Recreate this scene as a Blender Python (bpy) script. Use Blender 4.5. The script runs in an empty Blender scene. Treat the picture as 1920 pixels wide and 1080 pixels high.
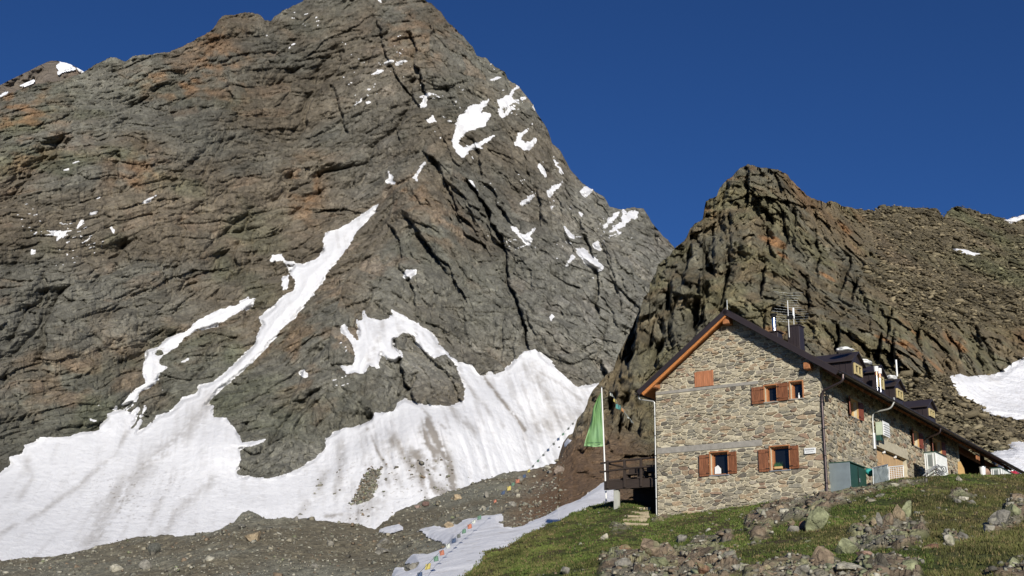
import bpy, bmesh, math, random
import numpy as np
from mathutils import Vector, Matrix
from mathutils.geometry import tessellate_polygon

# ------------------------------------------------------------------ camera, sky, sun
sc = bpy.context.scene
F_PX, PIT, ROL, YAW = 2300.4, .2872, -.016, .5953
c_, s_ = math.cos(PIT), math.sin(PIT)
cr_, sr_ = math.cos(ROL), math.sin(ROL)
CAM_R = cr_*np.array([1, 0, 0.]) - sr_*np.array([0, -s_, c_])
CAM_U = sr_*np.array([1, 0, 0.]) + cr_*np.array([0, -s_, c_])
CAM_D = np.array([0, c_, s_])
cam_data = bpy.data.cameras.new('camera')
cam = bpy.data.objects.new('camera', cam_data)
sc.collection.objects.link(cam)
sc.camera = cam
cam_data.sensor_width = 36
cam_data.lens = F_PX/1920*36
cam_data.clip_start = .5
cam_data.clip_end = 30000
M = Matrix.Identity(4)
for i in range(3):
    M[i][0], M[i][1], M[i][2] = CAM_R[i], CAM_U[i], -CAM_D[i]
cam.matrix_world = M

SUN_EL = math.radians(19)
HUT_E = np.array([math.cos(YAW), -math.sin(YAW), 0])      # along the gable wall
HUT_L = np.array([math.sin(YAW), math.cos(YAW), 0])       # along the long side
PHI = math.radians(43)
sh = -math.cos(PHI)*HUT_L + math.sin(PHI)*HUT_E
to_sun = Vector((sh[0]*math.cos(SUN_EL), sh[1]*math.cos(SUN_EL), math.sin(SUN_EL)))
sun_l = bpy.data.lights.new('sun', 'SUN')
sun_l.energy = 4.9
sun_l.angle = math.radians(.5)
sun_l.color = (1, .95, .86)
sun = bpy.data.objects.new('sun', sun_l)
sc.collection.objects.link(sun)
sun.rotation_euler = to_sun.to_track_quat('Z', 'Y').to_euler()
sun.location = (0, -20, 60)
world = bpy.data.worlds.new('World')
sc.world = world
world.use_nodes = True
wn = world.node_tree.nodes
wn.clear()
sky = wn.new('ShaderNodeTexSky')
sky.sky_type = 'NISHITA'
sky.sun_disc = False
sky.sun_elevation = SUN_EL
sky.sun_rotation = math.atan2(to_sun.x, to_sun.y)
sky.altitude = 2800
sky.air_density = 1.0
sky.dust_density = 0.0
sky.ozone_density = 3.0
bg = wn.new('ShaderNodeBackground')
bg.inputs[1].default_value = .07
wo = wn.new('ShaderNodeOutputWorld')
deep = wn.new('ShaderNodeMix')                 # thin mountain air: a deeper blue
deep.data_type = 'RGBA'
deep.blend_type = 'MULTIPLY'
deep.inputs[0].default_value = 1
deep.inputs[7].default_value = (.33, .60, 1.0, 1)
world.node_tree.links.new(sky.outputs[0], deep.inputs[6])
world.node_tree.links.new(deep.outputs[2], bg.inputs[0])
world.node_tree.links.new(bg.outputs[0], wo.inputs[0])
sc.view_settings.view_transform = 'Standard'
sc.view_settings.look = 'None'
sc.view_settings.exposure = 0.0
sc.view_settings.gamma = 1.0

# ------------------------------------------------------------------ helpers
rng = np.random.default_rng(7)
random.seed(7)
COL = sc.collection


def tag(o, label=None, cat=None, group=None, kind=None):
    if label: o['label'] = label
    if cat: o['category'] = cat
    if group: o['group'] = group
    if kind: o['kind'] = kind
    return o


def ray(px, py):
    px = np.asarray(px, float)[..., None]
    py = np.asarray(py, float)[..., None]
    return (px-960)/F_PX*CAM_R - (py-540)/F_PX*CAM_U + CAM_D


def at(px, py, r):
    """point seen at (px,py) of the 1920x1080 photo, r metres away over the ground"""
    d = ray(px, py)
    return d*(np.asarray(r, float)/np.hypot(d[..., 0], d[..., 1]))[..., None]


def project(P):
    d = P@CAM_D
    return np.stack([960+F_PX*(P@CAM_R)/d, 540-F_PX*(P@CAM_U)/d], -1)


def hash01(ix, iy, iz, seed):
    h = (ix.astype(np.int64)*374761393 + iy.astype(np.int64)*668265263 + iz.astype(np.int64)*2147483647 + seed*974634777) & 0xffffffff
    h = ((h ^ (h >> 13))*1274126177) & 0xffffffff
    h = ((h ^ (h >> 16))*2246822519) & 0xffffffff
    return ((h ^ (h >> 15)) & 0xffffff)/16777215.0


def vnoise(P, seed=0):
    I = np.floor(P)
    f = P-I
    I = I.astype(np.int64)
    f = f*f*f*(f*(f*6-15)+10)
    out = 0
    for dx in (0, 1):
        wx = f[..., 0] if dx else 1-f[..., 0]
        for dy in (0, 1):
            wy = f[..., 1] if dy else 1-f[..., 1]
            for dz in (0, 1):
                wz = f[..., 2] if dz else 1-f[..., 2]
                out = out + wx*wy*wz*hash01(I[..., 0]+dx, I[..., 1]+dy, I[..., 2]+dz, seed)
    return out*2-1


def fbm(P, octs=4, seed=0, gain=.5):
    a, s, t = 1., 0., 0.
    for o in range(octs):
        s = s+a*vnoise(P*2.03**o+o*17.3, seed+o)
        t += a
        a *= gain
    return s/t


def ridged(P, octs=4, seed=0, gain=.5):
    a, s, t = 1., 0., 0.
    for o in range(octs):
        s = s+a*(1-2*np.abs(vnoise(P*2.03**o+o*11.7, seed+o)))
        t += a
        a *= gain
    return s/t


def cells(x, y, seed):
    """jittered 2D cells: random value, two random tilts times offset, distance to the border"""
    ix, iy = np.floor(x).astype(np.int64), np.floor(y).astype(np.int64)
    b1 = np.full(x.shape, 1e9); b2 = b1.copy()
    val = np.zeros(x.shape); tx = val.copy(); ty = val.copy()
    z = np.zeros_like(ix)
    for dx in (-1, 0, 1):
        for dy in (-1, 0, 1):
            cx, cy = ix+dx, iy+dy
            fx = cx+hash01(cx, cy, z, seed)
            fy = cy+hash01(cx, cy, z, seed+1)
            ox, oy = x-fx, y-fy
            d = ox*ox+oy*oy
            new = d < b1
            b2 = np.where(new, b1, np.minimum(b2, d))
            b1 = np.where(new, d, b1)
            val = np.where(new, hash01(cx, cy, z, seed+2), val)
            tx = np.where(new, (hash01(cx, cy, z, seed+3)-.5)*ox, tx)
            ty = np.where(new, (hash01(cx, cy, z, seed+4)-.5)*oy, ty)
    return val-.5, tx+ty, np.sqrt(b2)-np.sqrt(b1)


def sstep(a, b, x):
    t = np.clip((x-a)/(b-a), 0, 1)
    return t*t*(3-2*t)


class TPS:
    def __init__(s, pts, smooth=0.0):
        a = np.array(pts, float)
        s.p = a[:, :2]/500.
        v = np.log(a[:, 2])
        n = len(a)
        K = s.k(s.p, s.p)+np.eye(n)*smooth
        Pm = np.c_[np.ones(n), s.p]
        A = np.block([[K, Pm], [Pm.T, np.zeros((3, 3))]])
        s.w = np.linalg.solve(A, np.r_[v, 0, 0, 0])

    def k(s, a, b):
        r2 = ((a[:, None]-b[None])**2).sum(-1)+1e-9
        return .5*r2*np.log(r2)

    def __call__(s, px, py):
        sh_ = np.shape(px)
        q = np.stack([np.ravel(px), np.ravel(py)], -1)/500.
        out = np.empty(len(q))
        for i in range(0, len(q), 40000):
            qq = q[i:i+40000]
            out[i:i+40000] = s.k(qq, s.p)@s.w[:-3]+s.w[-3]+qq@s.w[-2:]
        return np.exp(out).reshape(sh_)


def seg_dist(px, py, poly, closed=True):
    """distance to a polyline, side of it (+ right when going down the list) and position"""
    P = np.array(poly, float)
    Q = np.roll(P, -1, 0) if closed else P[1:]
    if not closed: P = P[:-1]
    best = np.full(px.shape, 1e18); side = np.zeros(px.shape)
    for a, b in zip(P, Q):
        d = b-a
        L = (d**2).sum()+1e-9
        t = np.clip(((px-a[0])*d[0]+(py-a[1])*d[1])/L, 0, 1)
        ex, ey = px-a[0]-t*d[0], py-a[1]-t*d[1]
        q = ex*ex+ey*ey
        m = q < best
        best = np.where(m, q, best)
        side = np.where(m, np.sign(-(d[0]*ey-d[1]*ex)), side)
    return np.sqrt(best), side


def poly_sd(px, py, poly, pad=30):
    """signed distance in pixels, + inside (only near the polygon's box)"""
    P = np.array(poly, float)
    out = np.full(px.shape, -1e3)
    m = (px > P[:, 0].min()-pad) & (px < P[:, 0].max()+pad) & (py > P[:, 1].min()-pad) & (py < P[:, 1].max()+pad)
    x, y = px[m], py[m]
    if not len(x): return out
    d, _ = seg_dist(x, y, poly)
    ins = np.zeros(x.shape, bool)
    Q = np.roll(P, -1, 0)
    for a, b in zip(P, Q):
        if a[1] == b[1]: continue
        c = ((a[1] > y) != (b[1] > y)) & (x < (b[0]-a[0])*(y-a[1])/(b[1]-a[1])+a[0])
        ins ^= c
    out[m] = np.where(ins, d, -d)
    return out


def polys_sd(px, py, polys, pad=30):
    out = np.full(px.shape, -1e3)
    for p in polys: out = np.maximum(out, poly_sd(px, py, p, pad))
    return out


def np_mesh(name, V, Fq, mat, colors=None, smooth=True, attrs=None):
    me = bpy.data.meshes.new(name)
    V = np.asarray(V, np.float32)
    Fq = np.asarray(Fq, np.int32)
    n = Fq.shape[1]
    me.vertices.add(len(V))
    me.vertices.foreach_set('co', V.ravel())
    me.loops.add(Fq.size)
    me.loops.foreach_set('vertex_index', Fq.ravel())
    me.polygons.add(len(Fq))
    me.polygons.foreach_set('loop_start', np.arange(len(Fq), dtype=np.int32)*n)
    me.polygons.foreach_set('loop_total', np.full(len(Fq), n, np.int32))
    if smooth: me.polygons.foreach_set('use_smooth', np.ones(len(Fq), bool))
    if colors is not None:
        a = me.color_attributes.new('tint', 'FLOAT_COLOR', 'POINT')
        c = np.ones((len(V), 4), np.float32)
        c[:, :3] = colors
        a.data.foreach_set('color', c.ravel())
    for k, v in (attrs or {}).items():
        a = me.attributes.new(k, 'FLOAT', 'POINT')
        a.data.foreach_set('value', np.asarray(v, np.float32))
    me.update(calc_edges=True)
    me.validate()
    me.materials.append(mat)
    o = bpy.data.objects.new(name, me)
    COL.objects.link(o)
    return o


# ------------------------------------------------------------------ materials
def nt(name):
    m = bpy.data.materials.new(name)
    m.use_nodes = True
    t = m.node_tree
    b = t.nodes['Principled BSDF']
    return m, t, b


def link(t, a, b): t.links.new(a, b)


def noise_node(t, scale, detail=6, rough=.6, vec=None, dist=0):
    n = t.nodes.new('ShaderNodeTexNoise')
    n.inputs['Scale'].default_value = scale
    n.inputs['Detail'].default_value = detail
    n.inputs['Roughness'].default_value = rough
    n.inputs['Distortion'].default_value = dist
    if vec is not None: link(t, vec, n.inputs['Vector'])
    return n


def mapping(t, scale=(1, 1, 1), rot=(0, 0, 0), coord='Object'):
    tc = t.nodes.new('ShaderNodeTexCoord')
    mp = t.nodes.new('ShaderNodeMapping')
    mp.inputs['Scale'].default_value = scale
    mp.inputs['Rotation'].default_value = rot
    link(t, tc.outputs[coord], mp.inputs[0])
    return mp.outputs[0]


def ramp(t, fac, stops):
    r = t.nodes.new('ShaderNodeValToRGB')
    e = r.color_ramp.elements
    while len(e) < len(stops): e.new(.5)
    for k, (p, c) in enumerate(stops):
        e[k].position = p
        e[k].color = (*c, 1) if len(c) == 3 else c
    link(t, fac, r.inputs[0])
    return r.outputs[0]


def mix(t, a, b, fac=None, mode='MIX', f=1.0):
    m = t.nodes.new('ShaderNodeMix')
    m.data_type = 'RGBA'
    m.blend_type = mode
    m.clamp_result = False
    m.inputs[0].default_value = f
    if fac is not None: link(t, fac, m.inputs[0])
    for s, v in ((m.inputs[6], a), (m.inputs[7], b)):
        if isinstance(v, tuple): s.default_value = (*v, 1)
        else: link(t, v, s)
    return m.outputs[2]


def mmath(t, op, a, b=0.0):
    m = t.nodes.new('ShaderNodeMath')
    m.operation = op
    for s, v in ((m.inputs[0], a), (m.inputs[1], b)):
        if isinstance(v, (int, float)): s.default_value = v
        else: link(t, v, s)
    return m.outputs[0]


def bump(t, b, height, dist, strength=1.0, prev=None):
    n = t.nodes.new('ShaderNodeBump')
    n.inputs['Distance'].default_value = dist
    n.inputs['Strength'].default_value = strength
    link(t, height, n.inputs['Height'])
    if prev is not None: link(t, prev, n.inputs['Normal'])
    link(t, n.outputs[0], b.inputs['Normal'])
    return n.outputs[0]


def tinted(name, scale, dist, contrast=.5, rough=.9, stretch=(1, 1, 1), rot=(0, 0, 0), crack=True, spec=.2):
    """colour from the mesh's own tint, broken up by noise of the given size in metres"""
    m, t, b = nt(name)
    at_ = t.nodes.new('ShaderNodeAttribute')
    at_.attribute_name = 'tint'
    v = mapping(t, stretch, rot)
    n1 = noise_node(t, 1/scale, 8, .68, v, .3)
    n2 = noise_node(t, 5/scale, 6, .7, v)
    r1 = ramp(t, n1.outputs[0], [(.28, (1-contrast,)*3), (.72, (1+contrast,)*3)])
    r2 = ramp(t, n2.outputs[0], [(.3, (1-contrast*.7,)*3), (.7, (1+contrast*.7,)*3)])
    col = mix(t, at_.outputs[0], r1, mode='MULTIPLY')
    col = mix(t, col, r2, mode='MULTIPLY')
    h = mmath(t, 'ADD', n1.outputs[0], mmath(t, 'MULTIPLY', n2.outputs[0], .35))
    if crack:
        vo = t.nodes.new('ShaderNodeTexVoronoi')
        vo.feature = 'DISTANCE_TO_EDGE'
        vo.inputs['Scale'].default_value = 1.2/scale
        vd = mix(t, v, n2.outputs[1], f=.12*1.0)
        link(t, vd, vo.inputs['Vector'])
        cr = mmath(t, 'MINIMUM', vo.outputs[0], .12)
        h = mmath(t, 'ADD', h, mmath(t, 'MULTIPLY', cr, 4.0))
    link(t, col, b.inputs['Base Color'])
    b.inputs['Roughness'].default_value = rough
    b.inputs['Specular IOR Level'].default_value = spec
    bump(t, b, h, dist)
    return m


def plain(name, col, rough=.6, metal=0., var=.15, scale=3., dist=.004, stretch=(1, 1, 1), spec=.4):
    m, t, b = nt(name)
    v = mapping(t, stretch)
    n = noise_node(t, scale, 6, .6, v)
    lo = tuple(x*(1-var) for x in col)
    hi = tuple(min(1, x*(1+var)) for x in col)
    cc = ramp(t, n.outputs[0], [(.3, lo), (.7, hi)])
    link(t, cc, b.inputs['Base Color'])
    b.inputs['Roughness'].default_value = rough
    b.inputs['Metallic'].default_value = metal
    b.inputs['Specular IOR Level'].default_value = spec
    bump(t, b, n.outputs[0], dist)
    return m


def wood(name, col, rough=.6, var=.3, grain=(1, 12, 12), scale=2.5):
    return plain(name, col, rough, 0, var, scale, .004, grain)


def snow_material(name, bumpd=.5, scale=6.):
    m, t, b = nt(name)
    a = t.nodes.new('ShaderNodeAttribute')
    a.attribute_name = 'tint'
    v = mapping(t)
    n = noise_node(t, 1/scale, 6, .6, v)
    n2 = noise_node(t, 6/scale, 4, .6, v)
    r = ramp(t, n.outputs[0], [(.3, (.94, .94, .94)), (.7, (1, 1, 1))])
    link(t, mix(t, a.outputs[0], r, mode='MULTIPLY'), b.inputs['Base Color'])
    b.inputs['Roughness'].default_value = .7
    b.inputs['Specular IOR Level'].default_value = .25
    h = mmath(t, 'ADD', n.outputs[0], mmath(t, 'MULTIPLY', n2.outputs[0], .4))
    bump(t, b, h, bumpd)
    return m
# ------------------------------------------------------------------ terrain sheets
def pl(x, pts):
    a = np.array(pts, float)
    return np.interp(x, a[:, 0], a[:, 1])


class Sheet:
    """a relief sampled on a grid; skyline and foot in photo pixels, distances in metres"""

    def __init__(s, x0, x1, nx, sky, foot, ny, rf, back=((1.02, -.01), (1.12, -.06), (1.35, -.2), (1.8, -.5)), jag=0, warp=1.0):
        xs = np.linspace(x0, x1, nx)
        T = sky(xs)
        if jag:
            q = np.stack([xs*.05, xs*0+3, xs*0], -1)
            T = T-jag*ridged(q, 5, 31, .65)-jag*.4*fbm(q*5, 3, 77, .8)
        B = foot(xs)
        t = np.linspace(0, 1, ny)**warp
        PX = np.repeat(xs[None], ny, 0)
        PY = B[None]+(T-B)[None]*t[:, None]
        s.PX, s.PY, s.ny, s.nx = PX, PY, ny, nx
        s.R = rf(PX, PY)
        s.back = back
        s.h = np.zeros_like(s.R)      # added along the line of sight (metres, + away)
        s.up = np.zeros_like(s.R)     # added straight up
        s.P0 = at(PX, PY, s.R)

    def points(s):
        P = at(s.PX, s.PY, s.R+s.h)
        P[..., 2] += s.up
        rows = [P]
        top = P[-1]
        for k, (m_, dz) in enumerate(s.back):
            q = top.copy()
            hz = np.hypot(top[:, 0], top[:, 1])
            q[:, :2] *= m_
            q[:, 2] = top[:, 2]+dz*hz
            w = .03*hz*fbm(np.stack([top[:, 0]*.03, top[:, 1]*.03, q[:, 2]*.01+k], -1), 3, 5)*(k > 0)
            q[:, 2] -= np.abs(w)
            rows.append(q[None])
        return np.concatenate(rows, 0)


def grid_faces(ny, nx, mask=None):
    i = np.arange(ny*nx).reshape(ny, nx)
    f = np.stack([i[:-1, :-1], i[:-1, 1:], i[1:, 1:], i[1:, :-1]], -1)
    if mask is not None: f = f[mask]
    return f.reshape(-1, 4)


def compact(V, Fq, *arrs):
    used = np.unique(Fq)
    remap = np.full(len(V), -1)
    remap[used] = np.arange(len(used))
    return (V[used], remap[Fq])+tuple(a[used] for a in arrs)


def blend(c, col, w):
    return c*(1-w[..., None])+np.array(col)*w[..., None]


def cliffs(sheet, strokes):
    """rock steps: the ground left of each line falls back by `a` metres and recovers over `w` px"""
    for a, w, line in strokes:
        L = np.array(line, float)
        m = (sheet.PX > L[:, 0].min()-4*w) & (sheet.PX < L[:, 0].max()+20) & (sheet.PY > L[:, 1].min()-30) & (sheet.PY < L[:, 1].max()+30)
        x, y = sheet.PX[m], sheet.PY[m]
        n = fbm(np.stack([x*.06, y*.06, x*0], -1), 3, 91)*7
        d, sd = seg_dist(x+n, y, line, closed=False)
        top, bot = L[:, 1].min(), L[:, 1].max()
        end = sstep(top-8, top+14, y)*(1-sstep(bot-14, bot+8, y))
        left = np.where(sd < 0, 1.0, 0.0)
        prof = left*np.exp(-d/w)*sstep(-.5, 2.5, d)
        sheet.h[m] += a*prof*end


def random_strokes(n, seed, xr, yr, ang, amp, wid, length):
    rg = np.random.default_rng(seed)
    out = []
    for _ in range(n):
        x, y = rg.uniform(*xr), rg.uniform(*yr)
        a = math.radians(ang(x, y)+rg.normal(0, 13))
        L = rg.uniform(*length)
        k = rg.uniform(0, 1)**2
        pts = []
        for j in range(5):
            t = j/4-.5
            pts.append((x+math.cos(a)*L*t+rg.normal(0, L*.035), y-math.sin(a)*L*t+rg.normal(0, L*.035)))
        if pts[0][1] > pts[-1][1]: pts = pts[::-1]
        out.append((amp[0]+(amp[1]-amp[0])*k, wid[0]+(wid[1]-wid[0])*rg.random(), pts))
    return out


# ---------- far peak behind the left ridge
class Squeeze:
    def __init__(s, f, a, k): s.f, s.a, s.k = f, a, k
    def __call__(s, x, y):
        r = s.f(x, y)
        w = 45.
        return r-(1-s.k)*w*np.logaddexp(0, (r-s.a)/w)


far = Sheet(-260, 200, 230, lambda x: pl(x, [(-260, 240), (-100, 190), (0, 160), (20, 150), (50, 135), (80, 120), (95, 114), (107, 114), (130, 120), (155, 133), (200, 165)]),
            lambda x: x*0+330, 110, lambda x, y: 2050-1.0*(y-150), jag=1.2)
P = far.P0
far.h = 30*ridged(P/70, 5, 3)+8*ridged(P/18, 3, 4)
V = far.points()
rock_far = tinted('far_rock', 30, 6, .25)
snow_mat = snow_material('snow_material', .9, 4.5)
cc = np.zeros(V.shape)+np.array((.16, .135, .11))
n = fbm(V/120, 4, 8)
cc = blend(cc, (.2, .15, .11), sstep(0, .5, n))
o = np_mesh('far_peak', V.reshape(-1, 3), grid_faces(V.shape[0], V.shape[1]), rock_far, cc.reshape(-1, 3))
tag(o, 'distant rocky summit behind the left end of the main ridge', 'mountain', kind='structure')
FAR_SNOW = [[(106, 124), (114, 118), (130, 121), (141, 129), (128, 131), (118, 134), (108, 140), (112, 131)], [(145, 127), (152, 130), (159, 138), (150, 134)],
            [(38, 161), (45, 157), (62, 150), (64, 153), (48, 162)], [(-40, 190), (0, 179), (14, 172), (12, 177), (0, 184), (-40, 200)]]
sd = polys_sd(far.PX, far.PY, FAR_SNOW)
sd = sd+1.2*fbm(P/25, 3, 55)
fm = (np.maximum(np.maximum(sd[:-1, :-1], sd[1:, 1:]), np.maximum(sd[1:, :-1], sd[:-1, 1:])) > -.3)
h0 = far.h.copy()
far.h = h0-10-np.clip(sd, 0, 3)*2
V = at(far.PX, far.PY, far.R+far.h)
o = np_mesh('far_snow', *compact(V.reshape(-1, 3), grid_faces(*V.shape[:2], fm))[:2], snow_mat, (.83, .84, .87))
tag(o, 'small snow patches high on the distant summit', 'snow', kind='structure')

# ---------- the big mountain
SKY = [(-420, 300), (-260, 260), (-100, 215), (0, 183), (15, 178), (40, 168), (70, 158), (110, 152), (150, 140), (162, 133), (180, 119), (195, 116), (205, 109), (215, 108), (235, 117), (250, 106), (275, 103), (300, 101), (318, 98), (330, 92), (350, 84), (370, 72), (385, 66), (400, 52),
       (410, 38), (420, 30), (440, 29), (450, 26), (465, 24), (475, 25), (488, 29), (497, 38), (507, 41), (515, 31), (530, 20), (550, 11), (570, 0), (600, -22), (650, -45), (700, -52), (740, -38), (770, -15), (796, 0), (812, 10), (827, 23), (840, 43), (852, 52), (867, 67),
       (887, 90), (893, 103), (913, 111), (930, 127), (947, 136), (952, 148), (962, 155), (973, 162), (987, 180), (1000, 198), (1007, 214), (1018, 228), (1027, 243), (1034, 268), (1050, 283), (1063, 307), (1070, 320), (1080, 330), (1091, 343), (1108, 355), (1134, 371),
       (1143, 387), (1155, 391), (1168, 394), (1185, 390), (1206, 391), (1223, 419), (1245, 444), (1264, 464), (1300, 520), (1400, 640), (1700, 900), (2100, 1050)]
MR = TPS([(0, 1060, 690), (400, 1060, 690), (800, 1060, 700), (-200, 1060, 700), (-200, 700, 920), (-200, 300, 1250), (0, 890, 830), (250, 820, 880), (440, 890, 795), (448, 820, 830), (600, 750, 870), (600, 880, 800), (860, 745, 850), (700, 640, 915), (900, 700, 930),
          (1000, 660, 960), (1110, 725, 960), (1000, 850, 850), (680, -45, 1560), (200, 110, 1380), (450, 25, 1450), (1000, 200, 1420), (1180, 394, 1330), (1262, 462, 1290), (1300, 700, 1050), (300, 400, 1130), (0, 400, 1080), (0, 180, 1300), (640, 450, 1165),
          (705, 390, 1230), (760, 400, 1120), (500, 600, 1010), (620, 600, 960), (400, 720, 935), (850, 500, 1070), (940, 450, 1160), (1030, 480, 1120), (870, 230, 1330), (700, 200, 1340), (600, 120, 1440), (400, 200, 1290), (1600, 900, 950)], 1e-4)
mt = Sheet(-420, 1330, 950, lambda x: pl(x, SKY), lambda x: x*0+1085, 620, Squeeze(lambda x, y: MR(np.maximum(x, -200), y), 850, .52), jag=3.0)
SNOW_MAIN = [(-300, 930), (-60, 905), (0, 889), (21, 872), (19, 858), (42, 850), (46, 835), (67, 829), (75, 820), (129, 818), (150, 810), (187, 807), (187, 796), (200, 783), (200, 775), (226, 768), (247, 773), (258, 764), (260, 770), (246, 800), (243, 809), (256, 800), (264, 789), (260, 800), (255, 812), (277, 802), (296, 783), (319, 775), (345, 749),
             (370, 741), (375, 724), (400, 719), (426, 698), (447, 677), (477, 647), (485, 621), (494, 609), (490, 598), (515, 575), (528, 558), (549, 547), (554, 528), (541, 502), (528, 487), (511, 492), (507, 487), (511, 477), (528, 477), (537, 492), (571, 496), (592, 487), (605, 472), (605, 447), (613, 436),
             (640, 426), (666, 411), (687, 396), (708, 383), (710, 387), (691, 411), (670, 436), (657, 458), (640, 482), (617, 506), (605, 526), (588, 549), (571, 570), (549, 596), (524, 621), (498, 651), (473, 677), (447, 702), (417, 724), (396, 745), (383, 762), (400, 762), (398, 775), (400, 783), (426, 785), (443, 805),
             (446, 814), (454, 829), (479, 827), (500, 820), (502, 825), (479, 835), (450, 843), (452, 864), (444, 885), (448, 893), (500, 897), (529, 893), (554, 883), (592, 860), (608, 839), (612, 822), (642, 802), (667, 800), (696, 785), (700, 775), (702, 772), (738, 772), (746, 756), (759, 749), (787, 758),
             (812, 758), (844, 762), (869, 751), (873, 731), (856, 686), (836, 666), (816, 670), (791, 654), (783, 641), (779, 629), (767, 621), (755, 623), (738, 637), (738, 650), (750, 658), (755, 668), (742, 678), (726, 674), (714, 662), (710, 678), (712, 692), (693, 686), (681, 703), (665, 699), (649, 705), (640, 686), (661, 686),
             (665, 662), (653, 637), (640, 621), (638, 609), (647, 605), (655, 625), (671, 637), (673, 617), (667, 599), (681, 601), (682, 585), (689, 597), (710, 601), (726, 599), (736, 593), (732, 578), (750, 589), (779, 605), (807, 621), (824, 646), (844, 666), (860, 678), (885, 682), (897, 699), (905, 705),
             (930, 703), (954, 686), (970, 670), (987, 658), (1003, 656), (1011, 664), (1028, 678), (1052, 699), (1085, 725), (1101, 723), (1121, 717), (1150, 730), (1200, 900), (1200, 1200), (-300, 1200)]
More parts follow.
